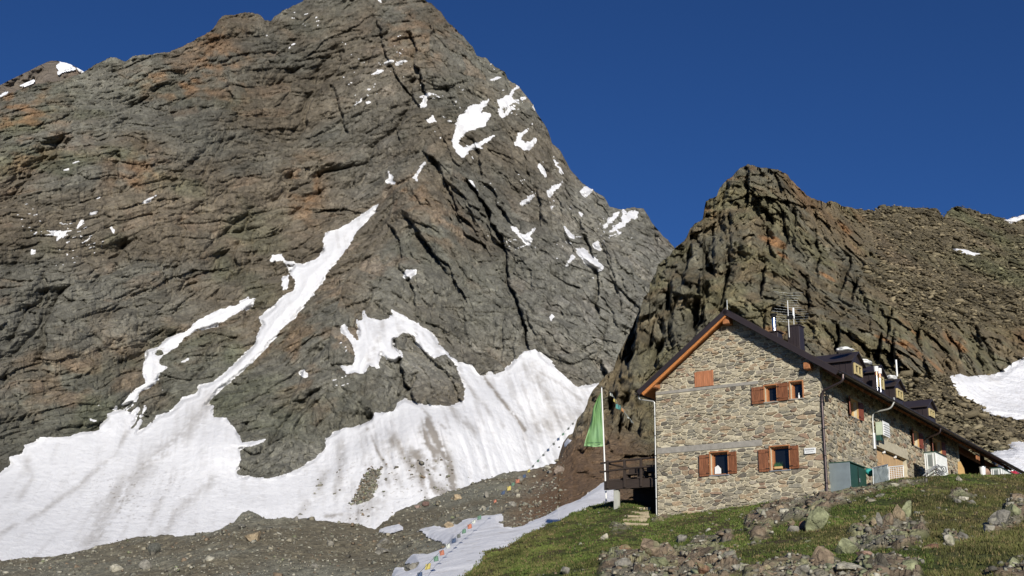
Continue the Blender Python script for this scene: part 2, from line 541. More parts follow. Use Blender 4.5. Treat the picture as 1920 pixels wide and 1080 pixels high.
SNOW_BITS = [[(475, 560), (473, 570), (447, 587), (417, 604), (392, 615), (371, 617), (349, 632), (332, 651), (307, 666), (298, 677), (302, 685), (313, 687), (298, 702), (290, 719), (273, 728), (260, 736), (256, 753), (230, 758), (243, 741), (256, 730), (273, 719), (266, 690), (273, 673), (275, 656), (298, 651), (315, 632), (349, 619), (371, 598), (409, 579), (443, 572), (464, 560)],
             [(162, 776), (168, 783), (185, 786), (196, 784), (180, 793), (168, 790)], [(528, 522), (540, 518), (541, 540), (530, 545)], [(336, 679), (362, 668), (345, 680)], [(277, 764), (268, 775), (264, 780), (272, 762)],
             [(918, 184), (900, 195), (885, 198), (872, 210), (862, 213), (858, 225), (853, 245), (847, 263), (848, 272), (857, 290), (867, 298), (875, 293), (885, 280), (898, 276), (915, 266), (932, 253), (925, 252), (905, 263), (890, 270), (877, 275), (868, 275), (860, 268), (865, 258), (878, 246), (890, 242), (912, 238), (917, 222), (920, 216), (900, 213), (902, 205), (915, 193)],
             [(972, 161), (960, 168), (955, 178), (943, 183), (931, 187), (936, 197), (935, 212), (942, 224), (947, 218), (955, 208), (965, 198), (954, 206), (945, 214), (941, 205), (946, 200), (957, 193), (975, 188), (985, 182), (972, 186), (962, 190), (958, 181), (965, 170)],
             [(998, 232), (988, 243), (974, 250), (967, 258), (967, 270), (975, 275), (982, 283), (990, 279), (1003, 266), (1005, 260), (995, 268), (985, 269), (978, 263), (976, 256), (988, 246)],
             [(810, 286), (805, 293), (800, 306), (790, 318), (783, 330), (785, 345), (778, 339), (769, 334), (782, 322), (793, 304)], [(728, 320), (733, 327), (739, 330), (738, 338), (746, 342), (739, 348), (730, 345), (721, 346), (722, 337), (729, 335)],
             [(723, 118), (730, 112), (738, 114), (726, 121)], [(744, 119), (752, 111), (762, 115), (752, 119)], [(697, 140), (708, 133), (719, 132), (708, 140)], [(645, 161), (655, 155), (667, 151), (660, 159)], [(737, 71), (748, 65), (755, 66), (745, 72)], [(686, 194), (692, 189), (696, 192), (690, 195)],
             [(921, 150), (930, 145), (938, 145), (930, 150)], [(833, 152), (839, 148), (843, 149), (836, 154)], [(588, 35), (593, 30), (597, 31), (592, 35)], [(540, 91), (543, 84), (552, 80), (562, 79), (548, 86), (543, 92)], [(708, -2), (714, 1), (716, 5), (709, 3)], [(600, 2), (606, 6), (602, 8)],
             [(791, 200), (793, 186), (800, 178), (807, 176), (799, 183), (796, 192), (797, 201)], [(795, 222), (804, 222), (812, 212), (819, 211), (813, 221), (823, 230), (812, 229), (806, 233)], [(817, 262), (826, 256), (833, 256), (824, 262)], [(500, 62), (497, 66), (503, 68)],
             [(1053, 343), (1045, 344), (1036, 351), (1028, 360), (1029, 367), (1040, 359), (1052, 350)], [(1004, 362), (990, 369), (975, 381), (979, 386), (993, 379), (1004, 367)], [(879, 336), (884, 346), (892, 356), (901, 364), (894, 352), (885, 338)], [(957, 423), (968, 428), (977, 438), (985, 441), (1003, 429), (992, 443), (998, 448), (988, 457), (980, 451), (970, 440), (960, 432)],
             [(1062, 499), (1063, 490), (1074, 479), (1078, 481), (1072, 490)], [(1080, 466), (1093, 467), (1106, 476), (1116, 484), (1120, 492), (1128, 496), (1128, 504), (1116, 505), (1104, 497), (1094, 488), (1086, 480)], [(1056, 423), (1063, 432), (1076, 447), (1068, 445), (1060, 435)],
             [(1089, 359), (1096, 353), (1108, 354), (1108, 358), (1098, 367)], [(1163, 395), (1152, 402), (1138, 415), (1132, 427), (1140, 423), (1155, 409)], [(1168, 395), (1175, 403), (1182, 397), (1198, 398), (1196, 408), (1184, 409), (1172, 425), (1156, 432), (1151, 428), (1164, 416)],
             [(757, 520), (758, 514), (765, 508), (778, 506), (776, 515), (764, 524)], [(264, 381), (275, 372), (290, 364), (304, 363), (290, 372), (272, 381)], [(163, 406), (170, 398), (186, 395), (180, 400)], [(139, 434), (144, 424), (152, 412), (157, 413), (148, 429)],
             [(102, 453), (106, 444), (114, 436), (126, 432), (124, 442), (108, 453)], [(56, 464), (64, 468), (77, 465), (66, 471), (60, 476)], [(209, 427), (215, 431), (216, 440), (212, 438)], [(109, 320), (120, 317), (131, 314), (133, 318), (112, 322)], [(136, 306), (143, 301), (150, 302), (140, 307)],
             [(116, 476), (126, 474), (126, 478)], [(1013, 305), (1010, 312), (1022, 330), (1019, 318)], [(1046, 312), (1052, 314), (1058, 326), (1050, 322)], [(1040, 302), (1046, 306), (1042, 309)], [(1114, 458), (1119, 456), (1125, 466), (1116, 464)], [(563, 697), (569, 695), (577, 706), (570, 707)], [(912, 706), (915, 697), (924, 700), (926, 706)],
             [(904, 712), (912, 708), (925, 703), (932, 708), (920, 712)], [(180, 372), (186, 368), (188, 371), (181, 375)], [(1086, 397), (1092, 400), (1090, 406)], [(1004, 205), (1001, 200), (1006, 201)], [(1030, 596), (1036, 590), (1038, 594), (1033, 606)]]
DEBRIS = [(697, 878), (706, 880), (713, 886), (708, 900), (705, 915), (698, 930), (688, 941), (676, 945), (660, 947), (664, 932), (676, 915), (684, 895)]
ROCK_IN_SNOW = [[(660, 595), (672, 624), (668, 630), (657, 616)], [(294, 655), (305, 655), (306, 664), (296, 667), (290, 663)],
                [(538, 495), (552, 496), (548, 503), (540, 504)]]
px, py = mt.PX, mt.PY
P = mt.P0
SX, SZ = P[..., 0]*.86+P[..., 1]*.0, P[..., 2]*1.25
wx = SX+14*fbm(P/60, 3, 21); wz = SZ+14*fbm(P/60+9, 3, 22)
a = math.radians(44)                                     # the beds climb to the right
U1, W1 = (wx*math.cos(a)+wz*math.sin(a)), (-wx*math.sin(a)+wz*math.cos(a))
big = 30*ridged(np.stack([SX/210+SZ/500, SX*0, SZ/420], -1), 3, 40)+9*fbm(P/150, 3, 41)
a2 = math.radians(118)                                   # right of the couloir they plunge to the right
U2, W2 = (wx*math.cos(a2)+wz*math.sin(a2)), (-wx*math.sin(a2)+wz*math.cos(a2))
wr = sstep(-60, 60, (px-760)+.35*(py-350)+90*fbm(P/120, 2, 50))
uu = np.where(wr > .5, U2, U1); ww = np.where(wr > .5, W2, W1)
v1, t1, e1 = cells(uu/105, ww/40, 51)
v2, t2, e2 = cells(uu/36, ww/13, 61)
v3, t3, e3 = cells(uu/13, ww/6.5, 71)
v4, t4, e4 = cells(uu/6+v3, ww/3.0, 81)
def bed(fu, fw, sd_, n=3, g=.5):
    z_ = np.zeros(wx.shape)
    A = ridged(np.stack([U1/fu/1.5, W1/fw, z_], -1), n, sd_, g)
    B = ridged(np.stack([U2/fu, W2/fw, z_+7], -1), n, sd_, g)
    return A*(1-wr)+B*wr
rough = -5*bed(75, 38, 45)-5*bed(34, 15, 46, 4, .6)+2.5*fbm(P/22, 4, 49)+v1*5+t1*15+v2*3.2+t2*12+v3*2.2+t3*9.5+v4*1.4+t4*5.5+1.1*fbm(P/3.2, 2, 47)+.5*fbm(P/1.5, 1, 48)
rough += 1.2*(e3 < .07)+1.5*(e2 < .05)
sdm = np.maximum(polys_sd(px, py, [SNOW_MAIN]), polys_sd(px, py, SNOW_BITS))
sdr = polys_sd(px, py, ROCK_IN_SNOW)
sdm = np.minimum(sdm, -sdr)
sdn = sdm+1.8*fbm(P/7, 3, 65)+1.2*fbm(P/22, 2, 66)
inside = sstep(-2, 6, sdm)
sdn = sdn+1.8*fbm(P/2.6, 2, 67)+.42*np.clip(rough, -6, 6)*(1-sstep(5, 14, sdm))
zone = sum(np.exp(-((px-x)/w_)**2-((py-y)/h_)**2) for x, y, w_, h_ in ((990, 350, 90, 80), (1110, 440, 70, 60), (805, 210, 40, 50), (940, 190, 50, 50), (700, 130, 70, 50), (110, 430, 70, 50), (560, 60, 60, 50), (250, 760, 50, 40), (650, 690, 40, 40), (130, 310, 60, 30)))
sliver = ridged(np.stack([U1/14, W1/3.5, wx*0], -1), 3, 68)+.35*fbm(P/30, 2, 69)
sliver = np.where((px < 420) & (py < 350), 0, sliver)
sdn = np.maximum(sdn, np.where(zone > .12, (sliver+.16*np.minimum(zone, 1)-1.07)*12, -9))
mt.h = big*(1-.6*sstep(6, 60, sdm))+rough*(1-.97*inside)
GULLY = [(34, 7, [(880, 338), (900, 362), (915, 395), (925, 420), (940, 440), (947, 475), (955, 530), (970, 565), (985, 600), (992, 655)]), (9, 8, [(960, 560), (945, 610), (940, 680)]), (6, 5, [(975, 590), (965, 640), (962, 690)]), (12, 12, [(700, 30), (718, 70), (730, 120), (760, 165), (790, 205)]),
         (10, 12, [(620, 150), (640, 200), (655, 260)]), (14, 20, [(274, 250), (276, 300), (270, 320)]), (12, 18, [(435, 170), (437, 200), (425, 215)]), (10, 12, [(236, 445), (240, 480), (246, 500)]), (12, 14, [(1140, 590), (1135, 640), (1120, 680)]), (8, 10, [(1225, 500), (1190, 580), (1165, 660)]),
         (12, 16, [(850, 690), (835, 655), (800, 640), (770, 622)]), (9, 14, [(480, 430), (470, 500), (440, 560)]), (9, 12, [(345, 400), (350, 440), (330, 520)]), (8, 12, [(600, 300), (598, 350), (610, 400)]), (8, 10, [(820, 300), (840, 370), (850, 450)]), (7, 10, [(730, 480), (700, 560), (640, 640)]),
         (7, 10, [(85, 500), (95, 560), (75, 620)]), (9, 10, [(210, 780), (195, 810)]), (8, 14, [(255, 560), (262, 600)]), (8, 9, [(660, 380), (620, 420), (560, 470)]), (7, 8, [(1050, 380), (1060, 440), (1085, 480)])]

def steps(sheet, k):
    """turn most overhangs into upright steps"""
    full = sheet.R+sheet.h
    sheet.h = sheet.h*(1-k)+(np.maximum.accumulate(full, 0)-sheet.R)*k


steps(mt, .5)
keepin = mt.h.copy()
cliffs(mt, GULLY)
angm = lambda x, y: (52 if x < 760 else 112)
cliffs(mt, random_strokes(150, 5, (-100, 1250), (0, 880), angm, (5, 24), (8, 30), (50, 190)))
cliffs(mt, random_strokes(700, 6, (-100, 1250), (0, 900), angm, (2, 10), (3, 9), (12, 55)))
cliffs(mt, random_strokes(160, 7, (-100, 1250), (0, 900), lambda x, y: 75 if x < 900 else 60, (2, 9), (4, 12), (15, 60)))
mt.h = keepin+(mt.h-keepin)*(1-inside)
mt.h += 9*sstep(7, 20, sdm)
# colour of the rock: grey green, brown, rusty patches, pale slabs low on the right
c = np.zeros(P.shape)+np.array((.138, .130, .106))
n1 = fbm(P/140, 4, 101); n2 = fbm(np.stack([uu/70, ww/30, wx*0], -1), 4, 102); n3 = fbm(P/16, 3, 103)
c = blend(c, (.150, .124, .090), sstep(-.2, .45, n1+.5*n2))
c = blend(c, (.128, .124, .098), sstep(.0, .45, -n1+.6*n2+.2*n3)*.85)
def blob(x, y, w, h): return np.exp(-((px-x)/w)**2-((py-y)/h)**2)
rust = blob(405, 90, 45, 60)+blob(30, 230, 60, 90)+.8*blob(330, 150, 120, 50)+.8*blob(575, 350, 30, 60)+.7*blob(250, 320, 60, 40)+.6*blob(760, 360, 50, 40)+.5*blob(840, 430, 50, 50)+.5*blob(560, 660, 110, 90)+.5*blob(760, 60, 80, 70)+.35*blob(150, 700, 200, 90)
c = blend(c, (.30, .17, .085), np.clip(rust, 0, 1)*sstep(-.1, .5, n3+.6*n2)*.75)
c = blend(c, (.24, .17, .115), sstep(.3, .6, v2+n3*.4)*.4)
grey = blob(1090, 600, 170, 160)+blob(800, 690, 90, 60)+blob(560, 860, 110, 30)+.7*blob(1080, 400, 120, 120)+.6*blob(700, 250, 80, 200)+.7*blob(1230, 520, 60, 90)
c = blend(c, (.205, .195, .165), np.clip(grey, 0, 1)*.75)
c = blend(c, (.30, .28, .245), np.clip(grey, 0, 1)*sstep(.2, .5, n3+v3*.5)*.35)
c = blend(c, (.115, .125, .075), sstep(.1, .5, fbm(P/55, 3, 105)+.3*n2)*.45*sstep(640, 420, px)*sstep(100, 250, py))
c *= (1+.5*np.clip(fbm(P/95, 3, 111), -.5, .5))[..., None]
c *= np.array((.90, .915, .93))
c = blend(c, (.27, .155, .08), np.clip(blob(405, 100, 40, 50)+blob(40, 230, 50, 70)+blob(345, 150, 50, 40)+.8*blob(575, 350, 22, 50)+.7*blob(250, 320, 40, 30), 0, 1)*sstep(-.2, .3, n3)*.5)
c *= (1.04+.30*v3+.40*v4+.16*v2+.22*fbm(P/2.0, 2, 109))[..., None]
c *= (1-.35*np.exp(-e4/.12)*sstep(-.2, .3, n3))[..., None]
V = mt.points()
cf = np.concatenate([c]+[c[-1:]]*4, 0)
rock_mt = tinted('mountain_rock', 5.5, .9, .4, rot=(.6, .3, .5))
o = np_mesh('mountain', V.reshape(-1, 3), grid_faces(V.shape[0], V.shape[1]), rock_mt, np.clip(cf, .01, 1).reshape(-1, 3))
tag(o, 'huge brown rocky mountain face filling the left half of the view', 'mountain', kind='structure')
# snow on it
DIRT = [(.95, 9, [(800, 790), (812, 810), (824, 835), (838, 858), (845, 885), (850, 915)]), (.9, 9, [(792, 808), (800, 832), (818, 850), (810, 880)]), (.7, 14, [(780, 850), (795, 890), (815, 915), (830, 925)]), (.9, 3.5, [(905, 705), (925, 730), (945, 755), (965, 780), (985, 806)]), (.45, 8, [(845, 765), (865, 790), (892, 808)]), (.5, 3, [(790, 765), (810, 785), (835, 803)]),
        (.4, 9, [(640, 830), (638, 880), (632, 920)]), (.6, 3, [(690, 805), (705, 840), (725, 875)]), (.5, 12, [(740, 825), (765, 860), (790, 900)]), (.35, 18, [(395, 750), (350, 810), (300, 850), (250, 900), (200, 950), (170, 1020)]), (.42, 4, [(395, 750), (330, 820), (280, 860), (245, 900), (225, 950), (185, 1010)]), (.3, 7, [(330, 880), (300, 940), (270, 1000)]),
        (.3, 5, [(240, 810), (215, 850), (150, 910), (80, 960), (0, 1000)]), (.3, 18, [(990, 690), (1020, 740), (1050, 790)]), (.35, 16, [(1010, 800), (1050, 790), (1090, 780)]), (.35, 4, [(860, 700), (890, 740), (920, 775), (945, 800)]), (.3, 10, [(610, 890), (590, 930), (560, 970)]), (.35, 20, [(730, 900), (700, 950), (650, 985)]),
        (.3, 3, [(1000, 690), (1050, 720), (1090, 750)]), (.35, 9, [(715, 610), (705, 650), (690, 680)]), (.3, 12, [(400, 900), (330, 960), (300, 1010)]), (.6, 4, [(640, 965), (612, 968)]), (.7, 6, [(600, 990), (655, 992)]), (.25, 8, [(50, 860), (60, 900), (40, 930)])]
dirt = np.zeros(px.shape)
run = fbm(np.stack([P[..., 0]/3.5+P[..., 2]/12, P[..., 2]/30, P[..., 1]/40], -1), 4, 120)
run2 = fbm(P/3.0, 3, 121)
for s0, w, line in DIRT:
    L = np.array(line, float)
    m = (px > L[:, 0].min()-3*w) & (px < L[:, 0].max()+3*w) & (py > L[:, 1].min()-3*w) & (py < L[:, 1].max()+3*w)
    d, _ = seg_dist(px[m]+3*run[m], py[m], line, closed=False)
    dirt[m] = np.maximum(dirt[m], s0*np.exp(-(d/w)**2))
dirt = 1.25*dirt*sstep(-.7, .1, run+.7*run2)+.30*sstep(.0, .6, run+.5*run2)*(.5+.5*sstep(560, 720, px))*(1-.6*sstep(1, 0, inside))
dirt += .5*sstep(.42, .5, fbm(P/1.8, 2, 122))*(blob(760, 900, 160, 60)+blob(250, 930, 120, 60)+blob(640, 980, 60, 20))
dirt += .13*blob(1050, 780, 90, 60)+.1*blob(770, 850, 120, 90)
deb = sstep(-2, 2.5, poly_sd(px, py, DEBRIS)+5*fbm(P/4, 3, 140))
dirt = np.clip(np.maximum(dirt, deb*sstep(-.5, -.1, fbm(P/1.4, 2, 141))), 0, 1)
fm = (np.maximum(np.maximum(sdn[:-1, :-1], sdn[1:, 1:]), np.maximum(sdn[1:, :-1], sdn[:-1, 1:])) > -.6) & (py[:-1, :-1] < 1080)
keep = mt.h.copy()
mt.h = keep-9*sstep(7, 20, sdm)-(.5+np.clip(sdn, -3, 3)*.35+np.clip(sdn-3, 0, 20)*.06)-1.0*sstep(8, 20, sdm)
rl = 1.6*ridged(np.stack([P[..., 0]/9+P[..., 2]/30, P[..., 2]/70, P[..., 1]/70], -1), 3, 130)*sstep(3, 25, sdn)+2.5*fbm(P/45, 3, 131)*sstep(5, 40, sdn)
mt.h += rl*(1+.8*sstep(560, 700, px))
V = at(px, py, mt.R+mt.h)
SNOW_GRID = V
sc_ = np.zeros(P.shape)+np.array((.735, .735, .75))
sc_ = blend(sc_, (.20, .17, .135), dirt*.84)
Vs, Fs, cs = compact(V.reshape(-1, 3), grid_faces(V.shape[0], V.shape[1], fm), sc_.reshape(-1, 3))
o = np_mesh('snowfield', Vs, Fs, snow_mat, cs)
tag(o, 'white snowfield with dirty streaks at the foot of the big mountain', 'snow', kind='structure')
mt.h = keep

# ---------- moraine, rubble slope and the nearer crag
SKY2 = [(-260, 1085), (0, 1054), (83, 1047), (175, 1029), (250, 1012), (333, 1004), (400, 995), (433, 979), (454, 965), (466, 962), (479, 965), (500, 977), (546, 975), (575, 973), (617, 979), (650, 983), (704, 991), (741, 963), (778, 950), (798, 941), (814, 935), (845, 920), (856, 922), (897, 906), (941, 891), (959, 888),
        (996, 880), (1016, 875), (1045, 868), (1050, 845), (1056, 830), (1066, 815), (1074, 812), (1082, 784), (1095, 770), (1101, 757), (1103, 748), (1107, 740), (1112, 730), (1121, 722), (1136, 704), (1150, 694), (1158, 668), (1165, 655), (1174, 637), (1183, 620), (1192, 598), (1202, 577), (1207, 560), (1218, 545), (1219, 530), (1230, 511),
        (1234, 498), (1242, 489), (1256, 480), (1265, 467), (1277, 457), (1286, 448), (1294, 430), (1302, 419), (1318, 411), (1320, 395), (1323, 380), (1331, 374), (1344, 369), (1349, 352), (1357, 344), (1364, 336), (1373, 330), (1381, 320), (1394, 311), (1402, 307), (1416, 312), (1432, 317), (1450, 318), (1465, 321), (1478, 330), (1486, 340), (1497, 352),
        (1507, 359), (1515, 369), (1523, 373), (1548, 381), (1556, 378), (1567, 380), (1582, 389), (1615, 394), (1640, 396), (1652, 389), (1665, 386), (1686, 390), (1702, 392), (1720, 390), (1736, 391), (1757, 395), (1769, 409), (1777, 398), (1787, 391), (1798, 390), (1823, 393), (1835, 398), (1840, 403), (1850, 404), (1865, 407), (1890, 413), (1905, 408),
        (1920, 404), (1980, 396), (2100, 380)]
CR = TPS([(0, 1054, 105), (-200, 1085, 110), (250, 1012, 102), (454, 962, 98), (617, 979, 92), (704, 990, 90), (0, 1080, 88), (300, 1080, 72), (600, 1080, 62), (800, 1080, 50), (-200, 1190, 60), (400, 1190, 42), (800, 1190, 33), (830, 925, 108), (941, 891, 112), (1045, 869, 114), (785, 1000, 80), (943, 975, 76), (900, 930, 98),
          (1000, 930, 96), (1050, 950, 76), (1130, 912, 84), (1200, 950, 72), (1300, 1000, 66), (1070, 850, 112), (1080, 800, 117), (1118, 724, 122), (1150, 860, 104), (1160, 780, 113), (1230, 720, 118), (1230, 850, 104), (1165, 657, 127), (1219, 536, 133), (1265, 467, 140), (1350, 550, 128), (1402, 307, 152), (1450, 450, 138), (1500, 620, 122), (1465, 321, 155), (1548, 380, 163),
          (1665, 386, 190), (1823, 392, 215), (1920, 403, 225), (1700, 500, 163), (1850, 520, 182), (1700, 650, 131), (1850, 640, 156), (1850, 740, 140), (1800, 830, 112), (1900, 870, 108), (1950, 800, 130), (1600, 700, 116), (1300, 650, 122), (1800, 950, 97), (1500, 900, 85), (2080, 400, 235), (2080, 700, 158), (2080, 950, 110)], 1e-4)
cg = Sheet(-460, 2480, 1440, lambda x: pl(x, SKY2), lambda x: pl(x, [(-230, 1190), (820, 1190), (1100, 1090), (1300, 1020), (2120, 980)]), 520, lambda x, y: CR(np.clip(x, -220, 2110), y), jag=0, back=((1.015, -.012), (1.07, -.06), (1.25, -.2), (1.6, -.45)))
px, py = cg.PX, cg.PY
# ragged skyline on the crag only
tt = (np.arange(cg.ny)/(cg.ny-1))[:, None]**3
xs = cg.PX[0]
q = np.stack([xs*.045, xs*0, xs*0], -1)
jg = (3.6*ridged(q, 5, 33, .65)+3*ridged(q*.5, 2, 37)*sstep(1540, 1600, xs)+1.6*fbm(q*6, 3, 35, .8))*sstep(1080, 1200, xs)+.8*fbm(q*4, 3, 36)
cg.PY = py = cg.PY-jg[None]*tt
P = cg.P0
GUL = [(783, 1000), (800, 993), (830, 995), (860, 985), (873, 976), (890, 972), (900, 969), (940, 967), (943, 975), (939, 985), (945, 993), (960, 995), (980, 988), (1000, 979), (1030, 968), (1050, 953), (1075, 945), (1100, 930), (1120, 916), (1133, 906), (1150, 905), (1160, 960), (1000, 1040), (930, 1120), (800, 1230), (640, 1230),
       (735, 1082), (742, 1072), (755, 1070), (762, 1077), (776, 1072), (768, 1056), (761, 1052), (775, 1042), (800, 1044), (812, 1040), (835, 1031), (848, 1026), (842, 1020), (820, 1013)]
CSNOW = [GUL, [(709, 994), (726, 989), (747, 985), (755, 991), (752, 998), (730, 998)], [(1783, 706), (1800, 701), (1815, 706), (1840, 705), (1870, 702), (1888, 690), (1900, 681), (1920, 672), (2000, 650), (2500, 640), (2500, 800), (1920, 789), (1887, 782), (1862, 778), (1845, 769), (1832, 757), (1801, 742), (1790, 726)],
         [(1857, 849), (1875, 846), (1887, 846), (1899, 842), (1891, 832), (1905, 828), (1920, 830), (2200, 830), (2200, 990), (1920, 940), (1870, 880)], [(1883, 414), (1895, 411), (1910, 407), (1925, 402), (1940, 400), (1925, 409), (1900, 416)], [(1786, 466), (1800, 467), (1820, 471), (1838, 476), (1830, 478), (1805, 474)],
         [(1058, 832), (1064, 826), (1070, 830), (1062, 838)]]
steep = sstep(1035, 1130, px)
scree = sstep(1560, 1660, px-.35*(py-400)+30*fbm(P/9, 3, 199))*(1-sstep(585, 640, py+30*fbm(P/9, 3, 198)))           # broken ground right of the crag
scree = np.maximum(scree, sstep(1600, 1660, px)*sstep(690, 715, py))
scree = np.clip(scree, 0, 1)
brown = sstep(1000, 1050, px)*sstep(1150, 1120, px)*sstep(800, 860, py)                                 # earthy bank
low = (1-steep)
wx = P[..., 0]+1.6*fbm(P/6, 3, 201); wz = P[..., 2]+1.6*fbm(P/6+5, 3, 202)
v1, t1, e1 = cells(wx/11, wz/24, 210)
ar = math.radians(-20)
v2, t2, e2 = cells((wx*math.cos(ar)+wz*math.sin(ar))/4.2, (-wx*math.sin(ar)+wz*math.cos(ar))/6.5, 220)
a = math.radians(12)
v3, t3, e3 = cells((wx*math.cos(a)+wz*math.sin(a))/1.5, (-wx*math.sin(a)+wz*math.cos(a))/2.6, 230)
v4, t4, e4 = cells(wx/.7, wz/1.0, 240)
s1, st1, se1 = cells(wx/2.2, wz/.9, 250)        # slabs of the scree, lying flat
s2, st2, se2 = cells(wx/1.0+v4, wz/.45, 260)
crag = v1*2.2+t1*8+v2*1.6+t2*7+v3*.9+t3*4.2+v4*.4+t4*1.8-.9*ridged(np.stack([wx/7+wz/40, wx*0, wz/26], -1), 4, 270, .55)+1.0*fbm(P/4, 3, 273)+.35*fbm(P/.9, 2, 272)
scr = 3.5*fbm(P/28, 3, 280)+1.6*fbm(P/9, 3, 281)+s1*1.7+st1*2.5+s2*.9+st2*1.2+.25*fbm(P/.6, 2, 282)
grv = np.zeros(px.shape)
cg.h = steep*((1-scree)*crag+scree*scr)
fade = 1-sstep(60, 20, cg.R)*.5
cg.up = (low)*(.38*fbm(P/8, 3, 290)+.18*fbm(P/2.2, 3, 291)+.10*fbm(P/.7, 3, 292))
sdc = polys_sd(px, py, CSNOW)
sdn = sdc+1.6*fbm(P/1.6, 3, 295)+1.0*fbm(P/.5, 2, 296)
ins = sstep(-3, 6, sdc)
cg.h *= (1-.95*ins); cg.up *= (1-.8*ins)
CL = [(17, 24, [(1206, 556), (1200, 590), (1193, 625), (1188, 655), (1180, 690)]), (6, 14, [(1262, 530), (1258, 560), (1250, 585)]), (9, 14, [(1245, 640), (1238, 665), (1232, 690)]), (7, 12, [(1318, 560), (1312, 600), (1306, 620)]), (5, 9, [(1268, 570), (1264, 600)]), (7, 9, [(1601, 488), (1590, 520), (1577, 545), (1574, 560)]),
      (7, 9, [(1612, 520), (1606, 545), (1598, 565)]), (8, 9, [(1674, 582), (1670, 610), (1661, 640)]), (9, 9, [(1655, 625), (1648, 660), (1645, 680)]), (8, 8, [(1678, 635), (1676, 660), (1672, 690)]), (5, 10, [(1400, 340), (1404, 370), (1398, 400)]), (6, 9, [(1375, 500), (1362, 540), (1348, 580)]), (5, 8, [(1440, 380), (1448, 420), (1440, 460)]),
      (5, 8, [(1470, 400), (1480, 450), (1462, 500)]), (5, 7, [(1180, 740), (1172, 760), (1166, 800), (1164, 825)]), (5, 7, [(1187, 780), (1180, 810)]), (6, 9, [(1160, 735), (1150, 760), (1146, 790)]), (5, 8, [(1300, 440), (1296, 480), (1282, 510)]), (6, 8, [(1340, 420), (1336, 460), (1322, 500)]), (4, 6, [(1095, 760), (1082, 800), (1078, 830)]),
      (5, 9, [(1530, 430), (1540, 480), (1532, 520)]), (6, 10, [(1570, 605), (1575, 640), (1568, 660)]), (5, 8, [(1515, 520), (1520, 570), (1510, 600)]), (5, 9, [(1720, 560), (1735, 600), (1722, 640)]), (4, 7, [(1500, 640), (1520, 680), (1528, 700)]), (5, 8, [(1430, 480), (1438, 520), (1425, 560)])]
cliffs(cg, CL)
kp = cg.h.copy()
angc = lambda x, y: 82 if x < 1400 else 100
cliffs(cg, random_strokes(40, 15, (1120, 1760), (330, 860), angc, (2, 5.5), (6, 16), (40, 110)))
cliffs(cg, random_strokes(330, 16, (1100, 1920), (320, 860), angc, (.6, 2.1), (2.5, 7), (12, 45)))
cliffs(cg, random_strokes(120, 17, (1100, 1920), (320, 860), lambda x, y: 35, (.6, 2.2), (3, 8), (12, 45)))
cg.h = kp+(cg.h-kp)*(1-ins)*steep*(1-scree)
kk = steep*(1-ins)*.3
full = cg.R+cg.h
cg.h = cg.h*(1-kk)+(np.maximum.accumulate(full, 0)-cg.R)*kk
c = np.zeros(P.shape)+np.array((.155, .125, .078))
n1 = fbm(P/22, 4, 301); n2 = fbm(np.stack([wx/5, wx*0, wz/12], -1), 4, 302); n3 = fbm(P/1.8, 3, 303); n4 = fbm(P/7, 3, 304)
c = blend(c, (.18, .115, .062), sstep(-.1, .4, n1+.4*n2))
c = blend(c, (.14, .13, .095), sstep(0, .4, -n1+.5*n3))
lich = sstep(-.05, .4, n4+.4*n3)*sstep(1150, 1250, px)
c = blend(c, (.17, .155, .075), lich*.45)
c = blend(c, (.34, .17, .07), sstep(.25, .55, fbm(P/5, 3, 305)+.3*n3)*.7*(1-scree))
pink = sstep(0, .4, fbm(P/12, 3, 306))*scree
cs_ = np.zeros(P.shape)+np.array((.17, .142, .09))
cs_ = blend(cs_, (.235, .165, .115), pink*.5*sstep(560, 420, py))
cs_ = blend(cs_, (.13, .135, .075), sstep(.0, .4, fbm(P/14, 3, 307))*.7)
cs_ = cs_*(1+.6*s1+.5*s2)[..., None]
c = c*(1+.4*v3+.35*v4+.2*v2)[..., None]
c = c*(1-scree[..., None])+cs_*scree[..., None]
g = np.zeros(P.shape)+np.array((.245, .235, .18))
g = blend(g, (.20, .175, .12), sstep(-.2, .3, fbm(P/10, 3, 310)))
g = g*(1+.5*fbm(P/.35, 2, 311))[..., None]
bz = sstep(940, 1060, px+.55*(py-900))*sstep(1190, 1120, px)*sstep(790, 850, py)
g = blend(g, (.21, .125, .07), bz*.85)
c = blend(c, (.20, .13, .08), sstep(780, 850, py)*sstep(1240, 1150, px)*.8)
lw = low*1.0
c = c*(1-lw[..., None])+g*lw[..., None]
top = cg.points()
ccf = np.clip(np.concatenate([c]+[c[-1:]]*4, 0), .01, 1)
fall = grid_faces(top.shape[0], top.shape[1]).reshape(top.shape[0]-1, top.shape[1]-1, 4)
PXf = np.concatenate([px]+[px[-1:]]*4, 0)[:-1, :-1]
PYf = np.concatenate([py]+[py[-1:]]*4, 0)[:-1, :-1]
scf = np.concatenate([scree]+[scree[-1:]]*4, 0)[:-1, :-1]
crag_m = (PXf > 1046)
moraine_m = ~crag_m
scree_m = crag_m & (scf > .5) & (PXf > 1500)
crag_m &= ~scree_m
rock_cg = tinted('crag_rock', .85, .22, .4, stretch=(1, 1, .6))
rock_sc = tinted('scree_rock', .7, .3, .4, stretch=(1, 1, 2.2))
grav = tinted('moraine_gravel', .28, .07, .34)
TV = top.reshape(-1, 3)
for nm, mk, mat, lab, cat in (('moraine', moraine_m, grav, 'grey brown gravel moraine below the snowfield', 'moraine'), ('crag', crag_m, rock_cg, 'steep dark rocky crag rising behind the stone hut', 'cliff'),
                              ('scree_slope', scree_m, rock_sc, 'broken slope of slabs and scree right of the crag', 'slope')):
    v_, f_, c_2 = compact(TV, fall[mk].reshape(-1, 4), ccf.reshape(-1, 3))
    o = np_mesh(nm, v_, f_, mat, c_2)
    tag(o, lab, cat, kind='structure')
